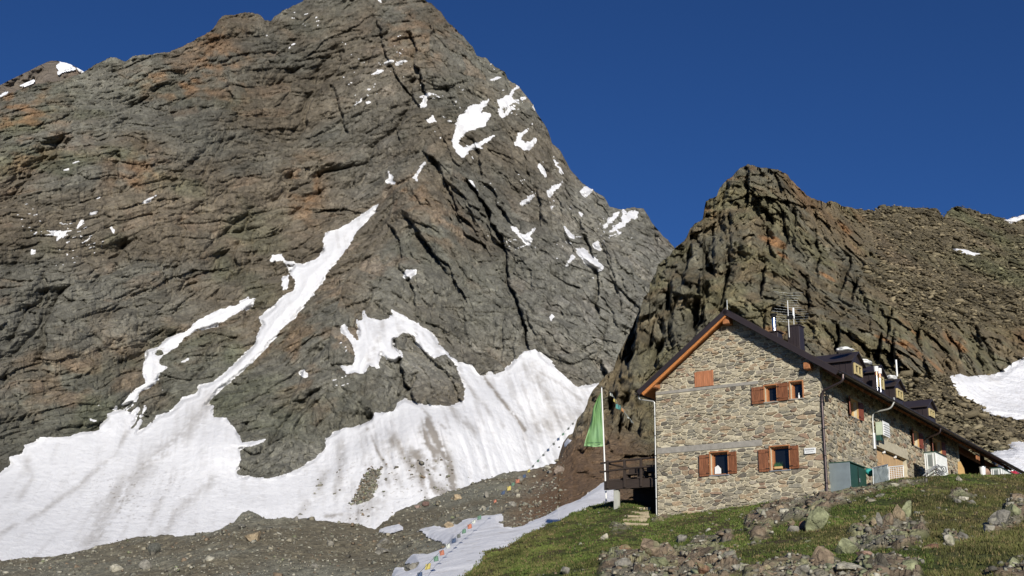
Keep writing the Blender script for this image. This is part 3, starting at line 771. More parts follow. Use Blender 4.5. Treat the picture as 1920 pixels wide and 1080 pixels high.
CG_PROJ = top[:cg.ny]
fm = (np.maximum(np.maximum(sdn[:-1, :-1], sdn[1:, 1:]), np.maximum(sdn[1:, :-1], sdn[:-1, 1:])) > -.5)
keep_h, keep_up = cg.h.copy(), cg.up.copy()
hi = sstep(1500, 1600, px)
V = at(px, py, cg.R+cg.h-hi*(.3+np.clip(sdn, -2, 12)*.16)+hi*.7*fbm(P/7, 3, 320))
V[..., 2] += cg.up+(1-hi)*(.10+np.clip(sdn, -3, 10)*.022+.10*fbm(P/3.2, 2, 321)*sstep(0, 10, sdn))
d3 = np.clip(.5*sstep(.1, .6, fbm(P/2.5, 4, 322))*.35+.9*sstep(.38, .5, fbm(P/.5, 2, 323))*.25, 0, 1)
sc2 = blend(np.zeros(P.shape)+np.array((.84, .84, .86)), (.32, .27, .2), d3)
cupm = snow_material('old_snow_material', .09, .9)
for nm, mk, lab in (('gully_snow', PXf[:cg.ny-1] < 1500, 'tongue of old snow in the gully beside the grassy slope'), ('scree_snow', PXf[:cg.ny-1] >= 1500, 'bright dimpled snow patches on the scree at the right edge')):
    v_, f_, c_2 = compact(V.reshape(-1, 3), grid_faces(V.shape[0], V.shape[1]).reshape(V.shape[0]-1, V.shape[1]-1, 4)[fm & mk[:V.shape[0]-1]].reshape(-1, 4), sc2.reshape(-1, 3))
    o = np_mesh(nm, v_, f_, cupm if nm == 'gully_snow' else snow_material('dimpled_snow_material', .5, 2.2), c_2)
    tag(o, lab, 'snow', kind='structure')
SNOWV = V.reshape(-1, 3)[(sdn > 0).reshape(-1)]

# ---------- the near grassy slope that carries the hut
SKY3 = [(700, 1190), (780, 1160), (820, 1122), (870, 1080), (890, 1066), (903, 1054), (908, 1046), (904, 1036), (925, 1031), (950, 1026), (968, 1014), (985, 1002), (1010, 992), (1030, 984), (1050, 976), (1070, 963), (1090, 957), (1105, 949), (1130, 945), (1145, 940), (1180, 937), (1196, 941), (1206, 950), (1218, 962), (1233, 966),
        (1300, 960), (1400, 948), (1480, 936), (1548, 924), (1570, 920), (1592, 917), (1610, 914), (1625, 911), (1650, 905), (1670, 900), (1690, 896), (1710, 896), (1730, 894), (1760, 892), (1800, 889), (1840, 890), (1880, 889), (1920, 888), (2000, 884), (2120, 880)]
HR = TPS([(1233, 967, 49.2), (1320, 959, 48.5), (1400, 948, 47.7), (1548, 924, 46.4), (1592, 917, 46.5), (1625, 911, 47), (1690, 896, 48), (1730, 894, 49), (1800, 889, 52), (1920, 888, 57), (2100, 881, 62), (850, 1100, 38), (1000, 1080, 36), (1200, 1080, 30.5), (1400, 1080, 27.5), (1700, 1080, 25.5), (2050, 1080, 26), (900, 1190, 27), (1200, 1190, 22),
          (1500, 1190, 19), (2050, 1190, 18), (870, 1078, 42), (950, 1025, 46), (1010, 992, 50), (1070, 963, 53), (1130, 945, 54), (1180, 938, 52.5), (1215, 961, 50.3), (1100, 1020, 42), (1300, 1010, 40), (1500, 990, 38), (1700, 960, 40), (1900, 940, 45), (1500, 1040, 31), (1800, 1030, 31)], 1e-4)
hl = Sheet(700, 2620, 1000, lambda x: pl(x, SKY3), lambda x: x*0+1195, 300, lambda x, y: HR(np.minimum(x, 2130), y), warp=.8, back=((1.02, .0005), (1.08, .0), (1.3, -.015), (1.6, -.05)))
px, py = hl.PX, hl.PY
P = hl.P0
ROCKY = [[(1425, 950), (1500, 925), (1560, 915), (1620, 905), (1700, 897), (1745, 900), (1700, 915), (1640, 925), (1600, 940), (1560, 950), (1545, 990), (1500, 975), (1450, 985), (1400, 990), (1390, 970)],
         [(1120, 1080), (1130, 1050), (1160, 1030), (1200, 1040), (1260, 1038), (1310, 1030), (1370, 1040), (1400, 1075), (1300, 1120), (1110, 1120)], [(1560, 1040), (1580, 1010), (1620, 985), (1690, 965), (1740, 985), (1750, 1010), (1700, 1030), (1640, 1035)], [(1390, 1060), (1500, 1040), (1640, 1050), (1720, 1050), (1740, 1120), (1390, 1120)],
         [(1770, 1030), (1775, 1005), (1815, 990), (1800, 1015)], [(1850, 990), (1870, 965), (1900, 945), (1930, 945), (1930, 970), (1895, 990), (1860, 1005)], [(1400, 990), (1440, 985), (1450, 1010), (1410, 1020)], [(1785, 930), (1830, 933), (1825, 947), (1785, 945)], [(1130, 985), (1175, 978), (1190, 992), (1150, 1000)], [(1210, 975), (1240, 965), (1260, 970), (1230, 985)],
         [(1850, 1080), (1880, 1055), (1940, 1050), (1940, 1100)], [(1290, 1005), (1370, 1000), (1375, 1015), (1300, 1018)]]
DRYZ = [[(870, 1080), (905, 1040), (1000, 1000), (1080, 970), (1040, 1010), (960, 1060), (930, 1090)], [(1600, 960), (1760, 910), (1960, 890), (1960, 1100), (1700, 1100), (1740, 1040)], [(1000, 1040), (1060, 1020), (1060, 1060), (1000, 1070)]]
n0 = fbm(P/1.2, 3, 400); n1 = fbm(P/4, 3, 401); n2 = fbm(P/.4, 2, 402)
rk = sstep(-2, 9, polys_sd(px, py, ROCKY, 60)+12*n0+7*n2)
nearhut = np.exp(-np.maximum(0, hl.R-44)/3)
base_gap = np.clip((py-pl(px, SKY3))/14, 0, 1)
v1, t1, e1 = cells(P[..., 0]/1.1+.3*n0, P[..., 1]/1.3+.3*n2, 410)
v2, t2, e2 = cells(P[..., 0]/.45, P[..., 1]/.5, 420)
rockup = (.20*v1+.35*t1+.10*v2+.2*t2+.16*ridged(P/1.5, 4, 421)-.08*(e1 < .06))
hl.up = (.16*fbm(P/5, 3, 430)*base_gap+.09*n0*base_gap+.03*n2+rk*(rockup*.9+.05)*np.clip(base_gap, .15, 1))
dry = .6*sstep(-10, 25, polys_sd(px, py, DRYZ, 60)+18*n1)
c = np.zeros(P.shape)+np.array((.052, .07, .018))
c = blend(c, (.085, .078, .03), sstep(-.2, .4, n1+.3*n0))
c = blend(c, (.12, .092, .045), dry*sstep(-.3, .3, n0+.3*n2)*.8)
c = blend(c, (.075, .055, .032), sstep(.25, .5, fbm(P/.8, 3, 433))*.7)
earth = np.exp(-np.maximum(0, py-pl(px, SKY3))/6)*sstep(1060, 1000, px)
c = blend(c, (.17, .10, .06), np.clip(earth, 0, 1)*.9)
rc = np.zeros(P.shape)+np.array((.23, .21, .155))
rc = blend(rc, (.19, .145, .10), sstep(.0, .3, v1+n0*.3))
rc = blend(rc, (.27, .29, .15), sstep(.0, .35, fbm(P/.7, 3, 435))*.6)
rc = rc*(1+.5*v2+.3*v1)[..., None]
c = c*(1-rk[..., None])+rc*rk[..., None]
# stone-free footing strip so that walls and grass meet cleanly
hill_mat = tinted('hillside', .35, .05, .38)
V = hl.points()
cf = np.clip(np.concatenate([c]+[c[-1:]]*4, 0), .005, 1)
o = np_mesh('grassy_slope', V.reshape(-1, 3), grid_faces(V.shape[0], V.shape[1]), hill_mat, cf.reshape(-1, 3))
tag(o, 'near grassy slope strewn with rocks below the stone hut', 'slope', kind='structure')
HL_V = V[:hl.ny]
# valley floor, far below and all round
disc = [(0, 0, -14)]
nn = 96
for r_, z_ in ((40, -14), (400, -30), (3000, -60), (9000, -80)):
    for k in range(nn):
        an = 2*math.pi*k/nn
        disc.append((r_*math.cos(an), r_*math.sin(an), z_))
ff = []
for ring in range(3):
    for k in range(nn):
        b0 = 1+ring*nn
        ff.append((b0+k, b0+(k+1) % nn, b0+nn+(k+1) % nn, b0+nn+k))
for k in range(0, nn, 2): ff.append((0, 1+k, 1+(k+1) % nn, 1+(k+2) % nn))
o = np_mesh('ground', np.array(disc), np.array(ff), grav, np.zeros((len(disc), 3))+np.array((.13, .12, .08)))
tag(o, 'stony valley floor far below the slopes', 'ground', kind='structure')
# ------------------------------------------------------------------ mesh helper for built things
class MB:
    def __init__(s): s.v, s.f, s.sm, s.col = [], [], [], None

    def add(s, verts, faces, smooth=False):
        n = len(s.v)
        s.v += [tuple(map(float, q)) for q in verts]
        s.f += [tuple(i+n for i in f) for f in faces]
        s.sm += [smooth]*len(faces)
        return s

    def box(s, a, b, m=None, bev=0.0):
        (x0, y0, z0), (x1, y1, z1) = a, b
        x0, x1 = min(x0, x1), max(x0, x1); y0, y1 = min(y0, y1), max(y0, y1); z0, z1 = min(z0, z1), max(z0, z1)
        b_ = min(bev, (x1-x0)*.3, (y1-y0)*.3, (z1-z0)*.3)
        if b_ <= 0:
            V = [(x0, y0, z0), (x1, y0, z0), (x1, y1, z0), (x0, y1, z0), (x0, y0, z1), (x1, y0, z1), (x1, y1, z1), (x0, y1, z1)]
            F = [(0, 3, 2, 1), (4, 5, 6, 7), (0, 1, 5, 4), (1, 2, 6, 5), (2, 3, 7, 6), (3, 0, 4, 7)]
        else:
            bm = bmesh.new()
            bmesh.ops.create_cube(bm, size=1)
            for v in bm.verts: v.co = ((x0+x1)/2+v.co.x*(x1-x0), (y0+y1)/2+v.co.y*(y1-y0), (z0+z1)/2+v.co.z*(z1-z0))
            bmesh.ops.bevel(bm, geom=bm.edges[:], offset=b_, segments=1, affect='EDGES')
            V = [tuple(v.co) for v in bm.verts]
            bm.verts.index_update()
            F = [tuple(v.index for v in f.verts) for f in bm.faces]
            bm.free()
        if m is not None: V = [tuple(m@Vector(v)) for v in V]
        return s.add(V, F)

    def tube(s, pts, r, n=10, cap=True, r2=None):
        P = [Vector(p) for p in pts]
        V, F = [], []
        up = None
        for i, p in enumerate(P):
            d = (P[min(i+1, len(P)-1)]-P[max(i-1, 0)]).normalized()
            if up is None:
                up = d.orthogonal().normalized()
            else:
                up = (up-d*up.dot(d)).normalized()
            w = d.cross(up)
            rr = r if r2 is None else r+(r2-r)*i/(len(P)-1)
            for k in range(n):
                an = 2*math.pi*k/n
                V.append(p+(up*math.cos(an)+w*math.sin(an))*rr)
        for i in range(len(P)-1):
            for k in range(n):
                F.append((i*n+k, i*n+(k+1) % n, (i+1)*n+(k+1) % n, (i+1)*n+k))
        s.add(V, F, True)
        if cap:
            s.add(V[:n][::-1], [tuple(range(n))])
            s.add(V[-n:], [tuple(range(n))])
        return s

    def prism(s, poly, axis, a, b):
        """extrude a 2D polygon; axis gives the index of the extrusion direction"""
        def P3(q, t):
            o = [0, 0, 0]
            k = [i for i in range(3) if i != axis]
            o[k[0]], o[k[1]], o[axis] = q[0], q[1], t
            return tuple(o)
        n = len(poly)
        V = [P3(q, a) for q in poly]+[P3(q, b) for q in poly]
        F = [tuple(range(n))[::-1], tuple(range(n, 2*n))]+[(i, (i+1) % n, n+(i+1) % n, n+i) for i in range(n)]
        return s.add(V, F)

    def build(s, name, mat, parent=None, color=None):
        me = bpy.data.meshes.new(name)
        me.from_pydata(s.v, [], s.f)
        for p, q in zip(me.polygons, s.sm): p.use_smooth = q
        if color is not None:
            a = me.color_attributes.new('tint', 'FLOAT_COLOR', 'POINT')
            for i, c in enumerate(color): a.data[i].color = (*c, 1)
        bm = bmesh.new()
        bm.from_mesh(me)
        bmesh.ops.recalc_face_normals(bm, faces=bm.faces)
        bm.to_mesh(me)
        bm.free()
        me.materials.append(mat)
        o = bpy.data.objects.new(name, me)
        COL.objects.link(o)
        if parent is not None: o.parent = parent
        return o


def empty(name, loc=(0, 0, 0), rz=0.0):
    o = bpy.data.objects.new(name, None)
    o.location = loc
    o.rotation_euler = (0, 0, rz)
    o.empty_display_size = .3
    COL.objects.link(o)
    return o


# ------------------------------------------------------------------ the stone hut.  local axes: u along the gable, v back along the long side, h up
HC = (11.5889, 45.0, 5.7322)
hut = empty('stone_hut', HC, -YAW)
tag(hut, 'long stone mountain hut with dark metal roof and brown shutters', 'hut')
W_ = 6.88


def hw(u, v, h):
    p = np.array(HC)+HUT_E*u+HUT_L*v
    return (p[0], p[1], p[2]+h)


def local_of(px, py, r):
    p = at(px, py, r)-np.array(HC)
    return float(p@HUT_E), float(p@HUT_L), float(p[2])


m_mortar = plain('mortar', (.56, .505, .37), .95, 0, .2, 4, .01)
m_stone, t, b = nt('wall_stone')
aa = t.nodes.new('ShaderNodeAttribute'); aa.attribute_name = 'tint'
v_ = mapping(t)
n_ = noise_node(t, 9, 8, .7, v_)
n_b = noise_node(t, 45, 4, .7, v_)
cc_ = mix(t, aa.outputs[0], ramp(t, n_.outputs[0], [(.25, (.6, .6, .6)), (.75, (1.4, 1.4, 1.4))]), mode='MULTIPLY')
cc_ = mix(t, cc_, ramp(t, n_b.outputs[0], [(.3, (.8, .8, .8)), (.7, (1.2, 1.2, 1.2))]), mode='MULTIPLY')
link(t, cc_, b.inputs['Base Color'])
b.inputs['Roughness'].default_value = .85
b.inputs['Specular IOR Level'].default_value = .25
bump(t, b, mmath(t, 'ADD', n_.outputs[0], mmath(t, 'MULTIPLY', n_b.outputs[0], .3)), .03)
m_roof = plain('roof_metal', (.055, .042, .04), .42, .3, .15, 2, .002, spec=.5)
m_clad = plain('cladding_metal', (.045, .034, .035), .45, .3, .12, 2, .002)
m_soffit = wood('soffit_wood', (.50, .19, .055), .55, .3, (10, 1.2, 10))
m_beam = wood('beam_wood', (.36, .15, .06), .6, .3, (3, 3, 3))
m_dark_wood = wood('weathered_wood_and_shade', (.040, .028, .022), .8, .35)  # also serves the right soffit, whose shade is in this colour
m_shut = wood('shutter_wood', (.21, .08, .036), .6, .45, (10, 10, 1.5))
m_shut2 = wood('maroon_shutter_wood', (.20, .055, .03), .55, .25, (10, 10, 1.5))
m_hatch = wood('hatch_wood', (.42, .17, .08), .55, .35, (8, 8, 1.0))
m_frame = wood('window_frame_wood', (.40, .17, .07), .5, .2)
m_conc = plain('concrete', (.30, .28, .245), .9, 0, .2, 5, .01)
m_conc2 = plain('light_concrete', (.46, .41, .30), .9, 0, .15, 5, .008)
m_white = plain('white_paint', (.8, .8, .78), .4, 0, .05, 4, .001)
m_steel = plain('stainless_steel', (.75, .75, .78), .25, 1., .06, 4, .001)
m_galv = plain('galvanised_metal', (.5, .52, .52), .4, .7, .15, 5, .001)
m_pipe = plain('brown_pipe_metal', (.10, .075, .07), .3, .6, .1, 5, .001)
m_pipe_w = plain('pale_pipe_metal', (.48, .48, .45), .35, .4, .1, 5, .001)
m_black = plain('black_void', (.008, .008, .008), .9)
m_glass, t, b = nt('window_glass')
b.inputs['Base Color'].default_value = (.008, .01, .014, 1)
b.inputs['Roughness'].default_value = .06
b.inputs['Specular IOR Level'].default_value = .5
m_cream = wood('cream_painted_wood', (.52, .42, .20), .5, .12)
m_door = wood('tan_door_wood', (.50, .33, .17), .6, .2, (8, 8, 1.2))

STONES = [(.41, .36, .26), (.36, .315, .225), (.30, .265, .20), (.35, .265, .175), (.26, .18, .125), (.25, .23, .18), (.46, .405, .29), (.33, .29, .225), (.39, .30, .195), (.17, .15, .12)]
STW = np.array([.2, .17, .13, .1, .06, .12, .1, .08, .05, .04]); STW = STW/STW.sum()


def clip_poly(poly, n, d):
    out = []
    for i in range(len(poly)):
        a, b = poly[i], poly[(i+1) % len(poly)]
        da, db = a[0]*n[0]+a[1]*n[1]-d, b[0]*n[0]+b[1]*n[1]-d
        if da <= 0: out.append(a)
        if (da < 0 < db) or (db < 0 < da):
            k = da/(da-db)
            out.append((a[0]+(b[0]-a[0])*k, a[1]+(b[1]-a[1])*k))
    return out


def masonry(outline, holes, frame, sw=.285, shh=.127, seed=1, zone=None):
    """irregular coursed rubble: individually shaped stones standing proud of the mortar"""
    rg = np.random.default_rng(seed)
    xs = [p[0] for p in outline]; ys = [p[1] for p in outline]
    x0, x1, y0, y1 = min(xs)-.5, max(xs)+.5, min(ys)-.5, max(ys)+.5
    seeds = []
    y, j = y0, 0
    while y < y1:
        x = x0+rg.uniform(0, sw)
        while x < x1:
            k = zone(x, y) if zone else 1.0
            seeds.append((x+rg.normal(0, .06)*k, y+rg.normal(0, .035)*k+.03*math.sin(x*1.3+j)))
            x += sw*k*rg.uniform(.55, 1.5)
        y += shh*rg.uniform(.75, 1.3)
        j += 1
    S = np.array(seeds)
    Q = S/np.array([sw, shh])
    grid = {}
    for i, q in enumerate(Q): grid.setdefault((int(q[0]//2), int(q[1]//2)), []).append(i)
    # outline as half planes (convex)
    n_o = len(outline)
    cxo, cyo = sum(xs)/n_o, sum(ys)/n_o
    mb = MB()
    cols = []
    for i, q in enumerate(Q):
        near = []
        gx, gy = int(q[0]//2), int(q[1]//2)
        for dx in (-1, 0, 1):
            for dy in (-1, 0, 1): near += grid.get((gx+dx, gy+dy), [])
        dd = ((Q[near]-q)**2).sum(1)
        near = [near[k] for k in np.argsort(dd)[1:15]]
        poly = [(q[0]-2, q[1]-2), (q[0]+2, q[1]-2), (q[0]+2, q[1]+2), (q[0]-2, q[1]+2)]
        for k in near:
            n = Q[k]-q
            m = (Q[k]+q)/2
            poly = clip_poly(poly, n, float(n@m))
            if len(poly) < 3: break
        if len(poly) < 3: continue
        poly = [(a*sw, c*shh) for a, c in poly]
        for k in range(n_o):
            a, c = outline[k], outline[(k+1) % n_o]
            n = (c[1]-a[1], -(c[0]-a[0]))
            if n[0]*(cxo-a[0])+n[1]*(cyo-a[1]) > 0: n = (-n[0], -n[1])
            poly = clip_poly(poly, n, n[0]*a[0]+n[1]*a[1])
            if len(poly) < 3: break
        if len(poly) < 3: continue
        px_, py_ = sum(p[0] for p in poly)/len(poly), sum(p[1] for p in poly)/len(poly)
        dead = False
        for (a0, a1, b0, b1) in holes:
            mnx, mxx = min(p[0] for p in poly), max(p[0] for p in poly)
            mny, mxy = min(p[1] for p in poly), max(p[1] for p in poly)
            if mxx < a0 or mnx > a1 or mxy < b0 or mny > b1: continue
            opts = [(a0-px_, (1, 0), a0), (px_-a1, (-1, 0), -a1), (b0-py_, (0, 1), b0), (py_-b1, (0, -1), -b1)]
            o = max(opts, key=lambda z: z[0])
            if o[0] <= 0: dead = True; break
            poly = clip_poly(poly, o[1], o[2])
            if len(poly) < 3: dead = True; break
        if dead or len(poly) < 3: continue
        cx, cy = sum(p[0] for p in poly)/len(poly), sum(p[1] for p in poly)/len(poly)
        area = abs(sum(poly[k][0]*poly[(k+1) % len(poly)][1]-poly[(k+1) % len(poly)][0]*poly[k][1] for k in range(len(poly))))/2
        if area < .0025: continue
        # round the corners off a little: corner -> two points
        pts = []
        L = len(poly)
        for k in range(L):
            p0, p1, p2 = poly[k-1], poly[k], poly[(k+1) % L]
            c_r = rg.uniform(.12, .3)
            pts.append((p1[0]+(p0[0]-p1[0])*c_r, p1[1]+(p0[1]-p1[1])*c_r))
            pts.append((p1[0]+(p2[0]-p1[0])*c_r, p1[1]+(p2[1]-p1[1])*c_r))
        gap = rg.uniform(.008, .028)
        dep = rg.uniform(.01, .06)
        tilt = rg.normal(0, .06, 2)
        ring0, ring1, ring2 = [], [], []
        for (x, y_) in pts:
            dx, dy = cx-x, cy-y_
            l_ = math.hypot(dx, dy)+1e-6
            g = min(gap, l_*.4)
            x1_, y1_ = x+dx/l_*g, y_+dy/l_*g
            g2 = min(gap+.014, l_*.6)
            x2_, y2_ = x+dx/l_*g2, y_+dy/l_*g2
            ring0.append((x1_, -.01, y1_)); ring1.append((x1_, dep*.55, y1_))
            ring2.append((x2_, dep+(x2_-cx)*tilt[0]+(y2_-cy)*tilt[1]+rg.uniform(-.004, .004), y2_))
        n = len(pts)
        V = [frame(*p) for p in ring0+ring1+ring2]
        Fc = [(k, (k+1) % n, n+(k+1) % n, n+k) for k in range(n)]+[(n+k, n+(k+1) % n, 2*n+(k+1) % n, 2*n+k) for k in range(n)]+[tuple(range(2*n, 3*n))]
        mb.add(V, Fc)
        c = np.array(STONES[rg.choice(len(STONES), p=STW)])*rg.uniform(.72, 1.22)
        cols += [tuple(c)]*(3*n)
    return mb, cols


fr_g = lambda a, o, h: (a, -o, h)          # gable wall: a = u, out = -v
fr_s = lambda a, o, h: (o, a, h)           # long wall:  a = v, out = +u


def panel(outline, holes, frame, depth=.35):
    """flat wall with real openings and their reveals"""
    loops = [[Vector((x, y, 0)) for x, y in outline]]
    for (a0, a1, b0, b1) in holes: loops.append([Vector(p) for p in ((a0, b0, 0), (a1, b0, 0), (a1, b1, 0), (a0, b1, 0))])
    tri = tessellate_polygon(loops)
    flat = [p for l in loops for p in l]
    mb = MB()
    mb.add([frame(p.x, 0, p.y) for p in flat], tri)
    for (a0, a1, b0, b1) in holes:
        q = [(a0, b0), (a1, b0), (a1, b1), (a0, b1)]
        for k in range(4):
            p0, p1 = q[k], q[(k+1) % 4]
            mb.add([frame(p0[0], 0, p0[1]), frame(p1[0], 0, p1[1]), frame(p1[0], -depth, p1[1]), frame(p0[0], -depth, p0[1])], [(0, 1, 2, 3)])
    return mb


def fbox(mb, fr, a0, a1, o0, o1, h0, h1, bev=0.0):
    p, q = fr(a0, o0, h0), fr(a1, o1, h1)
    return mb.box(p, q, bev=bev)


# openings (a0, a1, h0, h1)
G_WIN = [(-4.55, -3.82, .88, 1.74), (-2.08, -1.34, .90, 1.78), (-2.20, -1.72, 3.52, 4.14), (-1.17, -.69, 3.54, 4.18)]
S_WIN = [(3.12, 4.02, 3.32, 4.0), (11.45, 12.25, 3.34, 4.0), (14.5, 16.0, 3.36, 4.12)]
HATCH = (-5.12, -4.31, 4.40, 5.02)
DOOR = (6.2, 10.3, .2, 2.54)
LINTEL = (6.2, 10.45, 2.54, 2.97)
BANDS = [(-6.87, -2.45, 4.27, 4.39), (-6.87, -2.40, 1.87, 2.11)]
SIGN = (-.72, -.28, 1.42, 1.63)
RIDGE_U, RIDGE_H = -3.50, 7.29
EAVE_R, EAVE_RH = .92, 4.33
EAVE_L, EAVE_LH = -7.46, 4.40


def roof_h(u):
    return RIDGE_H+(u-RIDGE_U)*((EAVE_RH-RIDGE_H)/(EAVE_R-RIDGE_U)) if u > RIDGE_U else RIDGE_H+(RIDGE_U-u)*((EAVE_LH-RIDGE_H)/(RIDGE_U-EAVE_L))


TH = .24
g_out = [(-W_, -1.6), (0, -1.6), (0, roof_h(0)-TH+.02), (RIDGE_U, RIDGE_H-TH), (-W_, roof_h(-W_)-TH+.02)]
panel(g_out, G_WIN, fr_g).build('wall', m_mortar, hut)
def gz(x, y):      # bigger blocks low on the right, thin slabs on the left and high up
    return 1.0+.35*(1 if (x > -2.4 and y < 3.4) else 0)-.12*(1 if y > 4.4 else 0)
HOLES_G = G_WIN+BANDS+[(-4.62, -3.78, 1.7, 1.80)]
mbs, cols = masonry(g_out, G_WIN+[(a, b_, c0, c1) for a, b_, c0, c1 in BANDS], fr_g, seed=3, zone=gz)
mbs.build('masonry', m_stone, hut, cols)
s_out = [(0, -1.0), (19.0, -1.0), (19.0, roof_h(0)-TH+.02), (0, roof_h(0)-TH+.02)]
S_H = S_WIN+[DOOR, LINTEL]
panel(s_out, S_WIN+[DOOR], fr_s).build('wall', m_mortar, hut)
mbs, cols = masonry(s_out, S_H, fr_s, sw=.31, shh=.145, seed=5)
mbs.build('masonry', m_stone, hut, cols)
# back and left walls, added black sheets whose colour stands for the unlit rooms
mb = MB()
mb.box((-W_, .02, -1.6), (-W_+.3, 36, roof_h(-W_)-TH-.02))
mb.box((-W_, 36, -1.6), (0, 36.3, 4.4))
mb.build('wall', m_mortar, hut)
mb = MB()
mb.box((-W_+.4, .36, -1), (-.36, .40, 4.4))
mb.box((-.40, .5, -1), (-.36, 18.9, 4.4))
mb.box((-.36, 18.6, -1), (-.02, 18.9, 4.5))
mb.build('dark_room_backing', m_black, hut)
# concrete bands, lintel
mb = MB()
for a0, a1, b0, b1 in BANDS:
    mb = MB(); fbox(mb, fr_g, a0, a1, -.05, .032, b0, b1, .006)
    mb.build('concrete_band', m_conc, hut)
mb = MB()
fbox(mb, fr_s, LINTEL[0], LINTEL[1], -.05, .045, LINTEL[2], LINTEL[3], .01)
mb.build('lintel', m_conc2, hut)
mb = MB()
fbox(mb, fr_s, 18.95, 19.2, -.4, .06, -1, roof_h(0)-TH-.1, .01)
mb.build('corner_post', m_conc2, hut)


# windows and shutters
def window(fr, a0, a1, h0, h1, sill_mat, sash=True, mull=False, fmat=None):
    fmat = fmat or m_frame
    mb = MB()
    w = .055
    o0, o1 = -.20, -.12
    fbox(mb, fr, a0, a0+w, o0, o1, h0, h1, .004); fbox(mb, fr, a1-w, a1, o0, o1, h0, h1, .004)
    fbox(mb, fr, a0+w, a1-w, o0, o1, h1-w, h1, .004); fbox(mb, fr, a0+w, a1-w, o0, o1, h0, h0+w, .004)
    if mull: fbox(mb, fr, (a0+a1)/2-.03, (a0+a1)/2+.03, o0, o1+.01, h0+w, h1-w, .004)
    f = mb.build('window', fmat, hut)
    mb = MB(); fbox(mb, fr, a0+w, a1-w, -.24, -.215, h0+w, h1-w)
    mb.build('pane', m_glass, f)
    mb = MB(); fbox(mb, fr, a0-.05, a1+.05, -.12, .075, h0-.045, h0, .008)
    mb.build('sill', sill_mat, f)
    # outer casing, bright edge of the reveal
    mb = MB()
    fbox(mb, fr, a0-.045, a0-.003, -.10, .06, h0, h1+.03, .004); fbox(mb, fr, a1+.003, a1+.045, -.10, .06, h0, h1+.03, .004)
    fbox(mb, fr, a0-.045, a1+.045, -.10, .065, h1+.004, h1+.05, .004)
    mb.build('casing', fmat, f)
    if sash:   # casement standing open into the room, hinged at the left
        mb = MB()
        L = (a1-a0)*.42
        p0, p1 = fr(a0+.06, -.205, 0), fr(a0+.06+L*.35, -.205-L, 0)
        d = Vector(p1)-Vector(p0)
        n = d.cross(Vector((0, 0, 1))).normalized()*.02
        A, B = Vector(p0), Vector(p1)
        for lo, hi_, s0, s1 in ((h0+.07, h1-.07, 0, .12), (h0+.07, h1-.07, .88, 1), (h0+.07, h0+.13, .12, .88), (h1-.13, h1-.07, .12, .88)):
            q0, q1 = A+d*s0, A+d*s1
            V = [q0-n, q1-n, q1+n, q0+n]
            mb.add([(p.x, p.y, lo) for p in V]+[(p.x, p.y, hi_) for p in V], [(0, 1, 2, 3), (7, 6, 5, 4), (0, 4, 5, 1), (1, 5, 6, 2), (2, 6, 7, 3), (3, 7, 4, 0)])
        mb.build('sash', fmat, f)
    return f


def shutter(fr, a_h, h0, h1, width, ang, mat, sgn):
    """board shutter hinged at a_h, opening towards sgn, ang degrees off the wall"""
    c0, s0 = math.cos(math.radians(ang)), math.sin(math.radians(ang))
    mb = MB()
    def pt(t_, o, h):
        return fr(a_h+sgn*(t_*c0-o*s0), .05+t_*s0+o*c0, h)
    n = 4
    def slab(t0, t1, o0, o1, hh0, hh1):
        V = [pt(t0, o0, hh0), pt(t1, o0, hh0), pt(t1, o1, hh0), pt(t0, o1, hh0), pt(t0, o0, hh1), pt(t1, o0, hh1), pt(t1, o1, hh1), pt(t0, o1, hh1)]
        mb.add(V, [(0, 3, 2, 1), (4, 5, 6, 7), (0, 1, 5, 4), (1, 2, 6, 5), (2, 3, 7, 6), (3, 0, 4, 7)])
    for k in range(n): slab(width*k/n+.002, width*(k+1)/n-.002, 0, .03, h0, h1)
    for hh in (h0+.08, h1-.14): slab(.02, width-.02, .031, .048, hh, hh+.06)
    s_ = mb.build('shutter', mat, hut)
    mb = MB()
    def sl2(t0, t1, o0, o1, hh0, hh1):
        V = [pt(t0, o0, hh0), pt(t1, o0, hh0), pt(t1, o1, hh0), pt(t0, o1, hh0), pt(t0, o0, hh1), pt(t1, o0, hh1), pt(t1, o1, hh1), pt(t0, o1, hh1)]
        mb.add(V, [(0, 3, 2, 1), (4, 5, 6, 7), (0, 1, 5, 4), (1, 2, 6, 5), (2, 3, 7, 6), (3, 0, 4, 7)])
    for hh in (h0+.10, h1-.12):
        mb = MB(); sl2(-.05, .10, .049, .058, hh, hh+.022)
        mb.build('hinge', m_black, s_)
    return s_


W = G_WIN
for k, w in enumerate(W): window(fr_g, *w, m_galv if k < 2 else m_conc, sash=True)
shutter(fr_g, -4.62, .85, 1.68, .38, 5, m_shut, -1)
shutter(fr_g, -3.75, .88, 1.72, .32, 4, m_shut, 1)
shutter(fr_g, -2.15, .87, 1.71, .38, 5, m_shut, -1)
shutter(fr_g, -1.27, .91, 1.76, .33, 6, m_shut, 1)
shutter(fr_g, -2.25, 3.48, 4.13, .46, 4, m_shut, -1)
shutter(fr_g, -1.66, 3.51, 4.18, .42, 4, m_shut, 1)
for k, w in enumerate(S_WIN):
    window(fr_s, *w, m_conc, sash=False, mull=True, fmat=wood('pale_window_wood', (.60, .38, .16), .5, .15) if k == 0 else bpy.data.materials['pale_window_wood'])
    shutter(fr_s, w[0]-.04, w[2]-.02, w[3]+.02, .42, 16, m_shut2, -1)
    shutter(fr_s, w[1]+.04, w[2]-.02, w[3]+.02, .42, 8, m_shut2, 1)
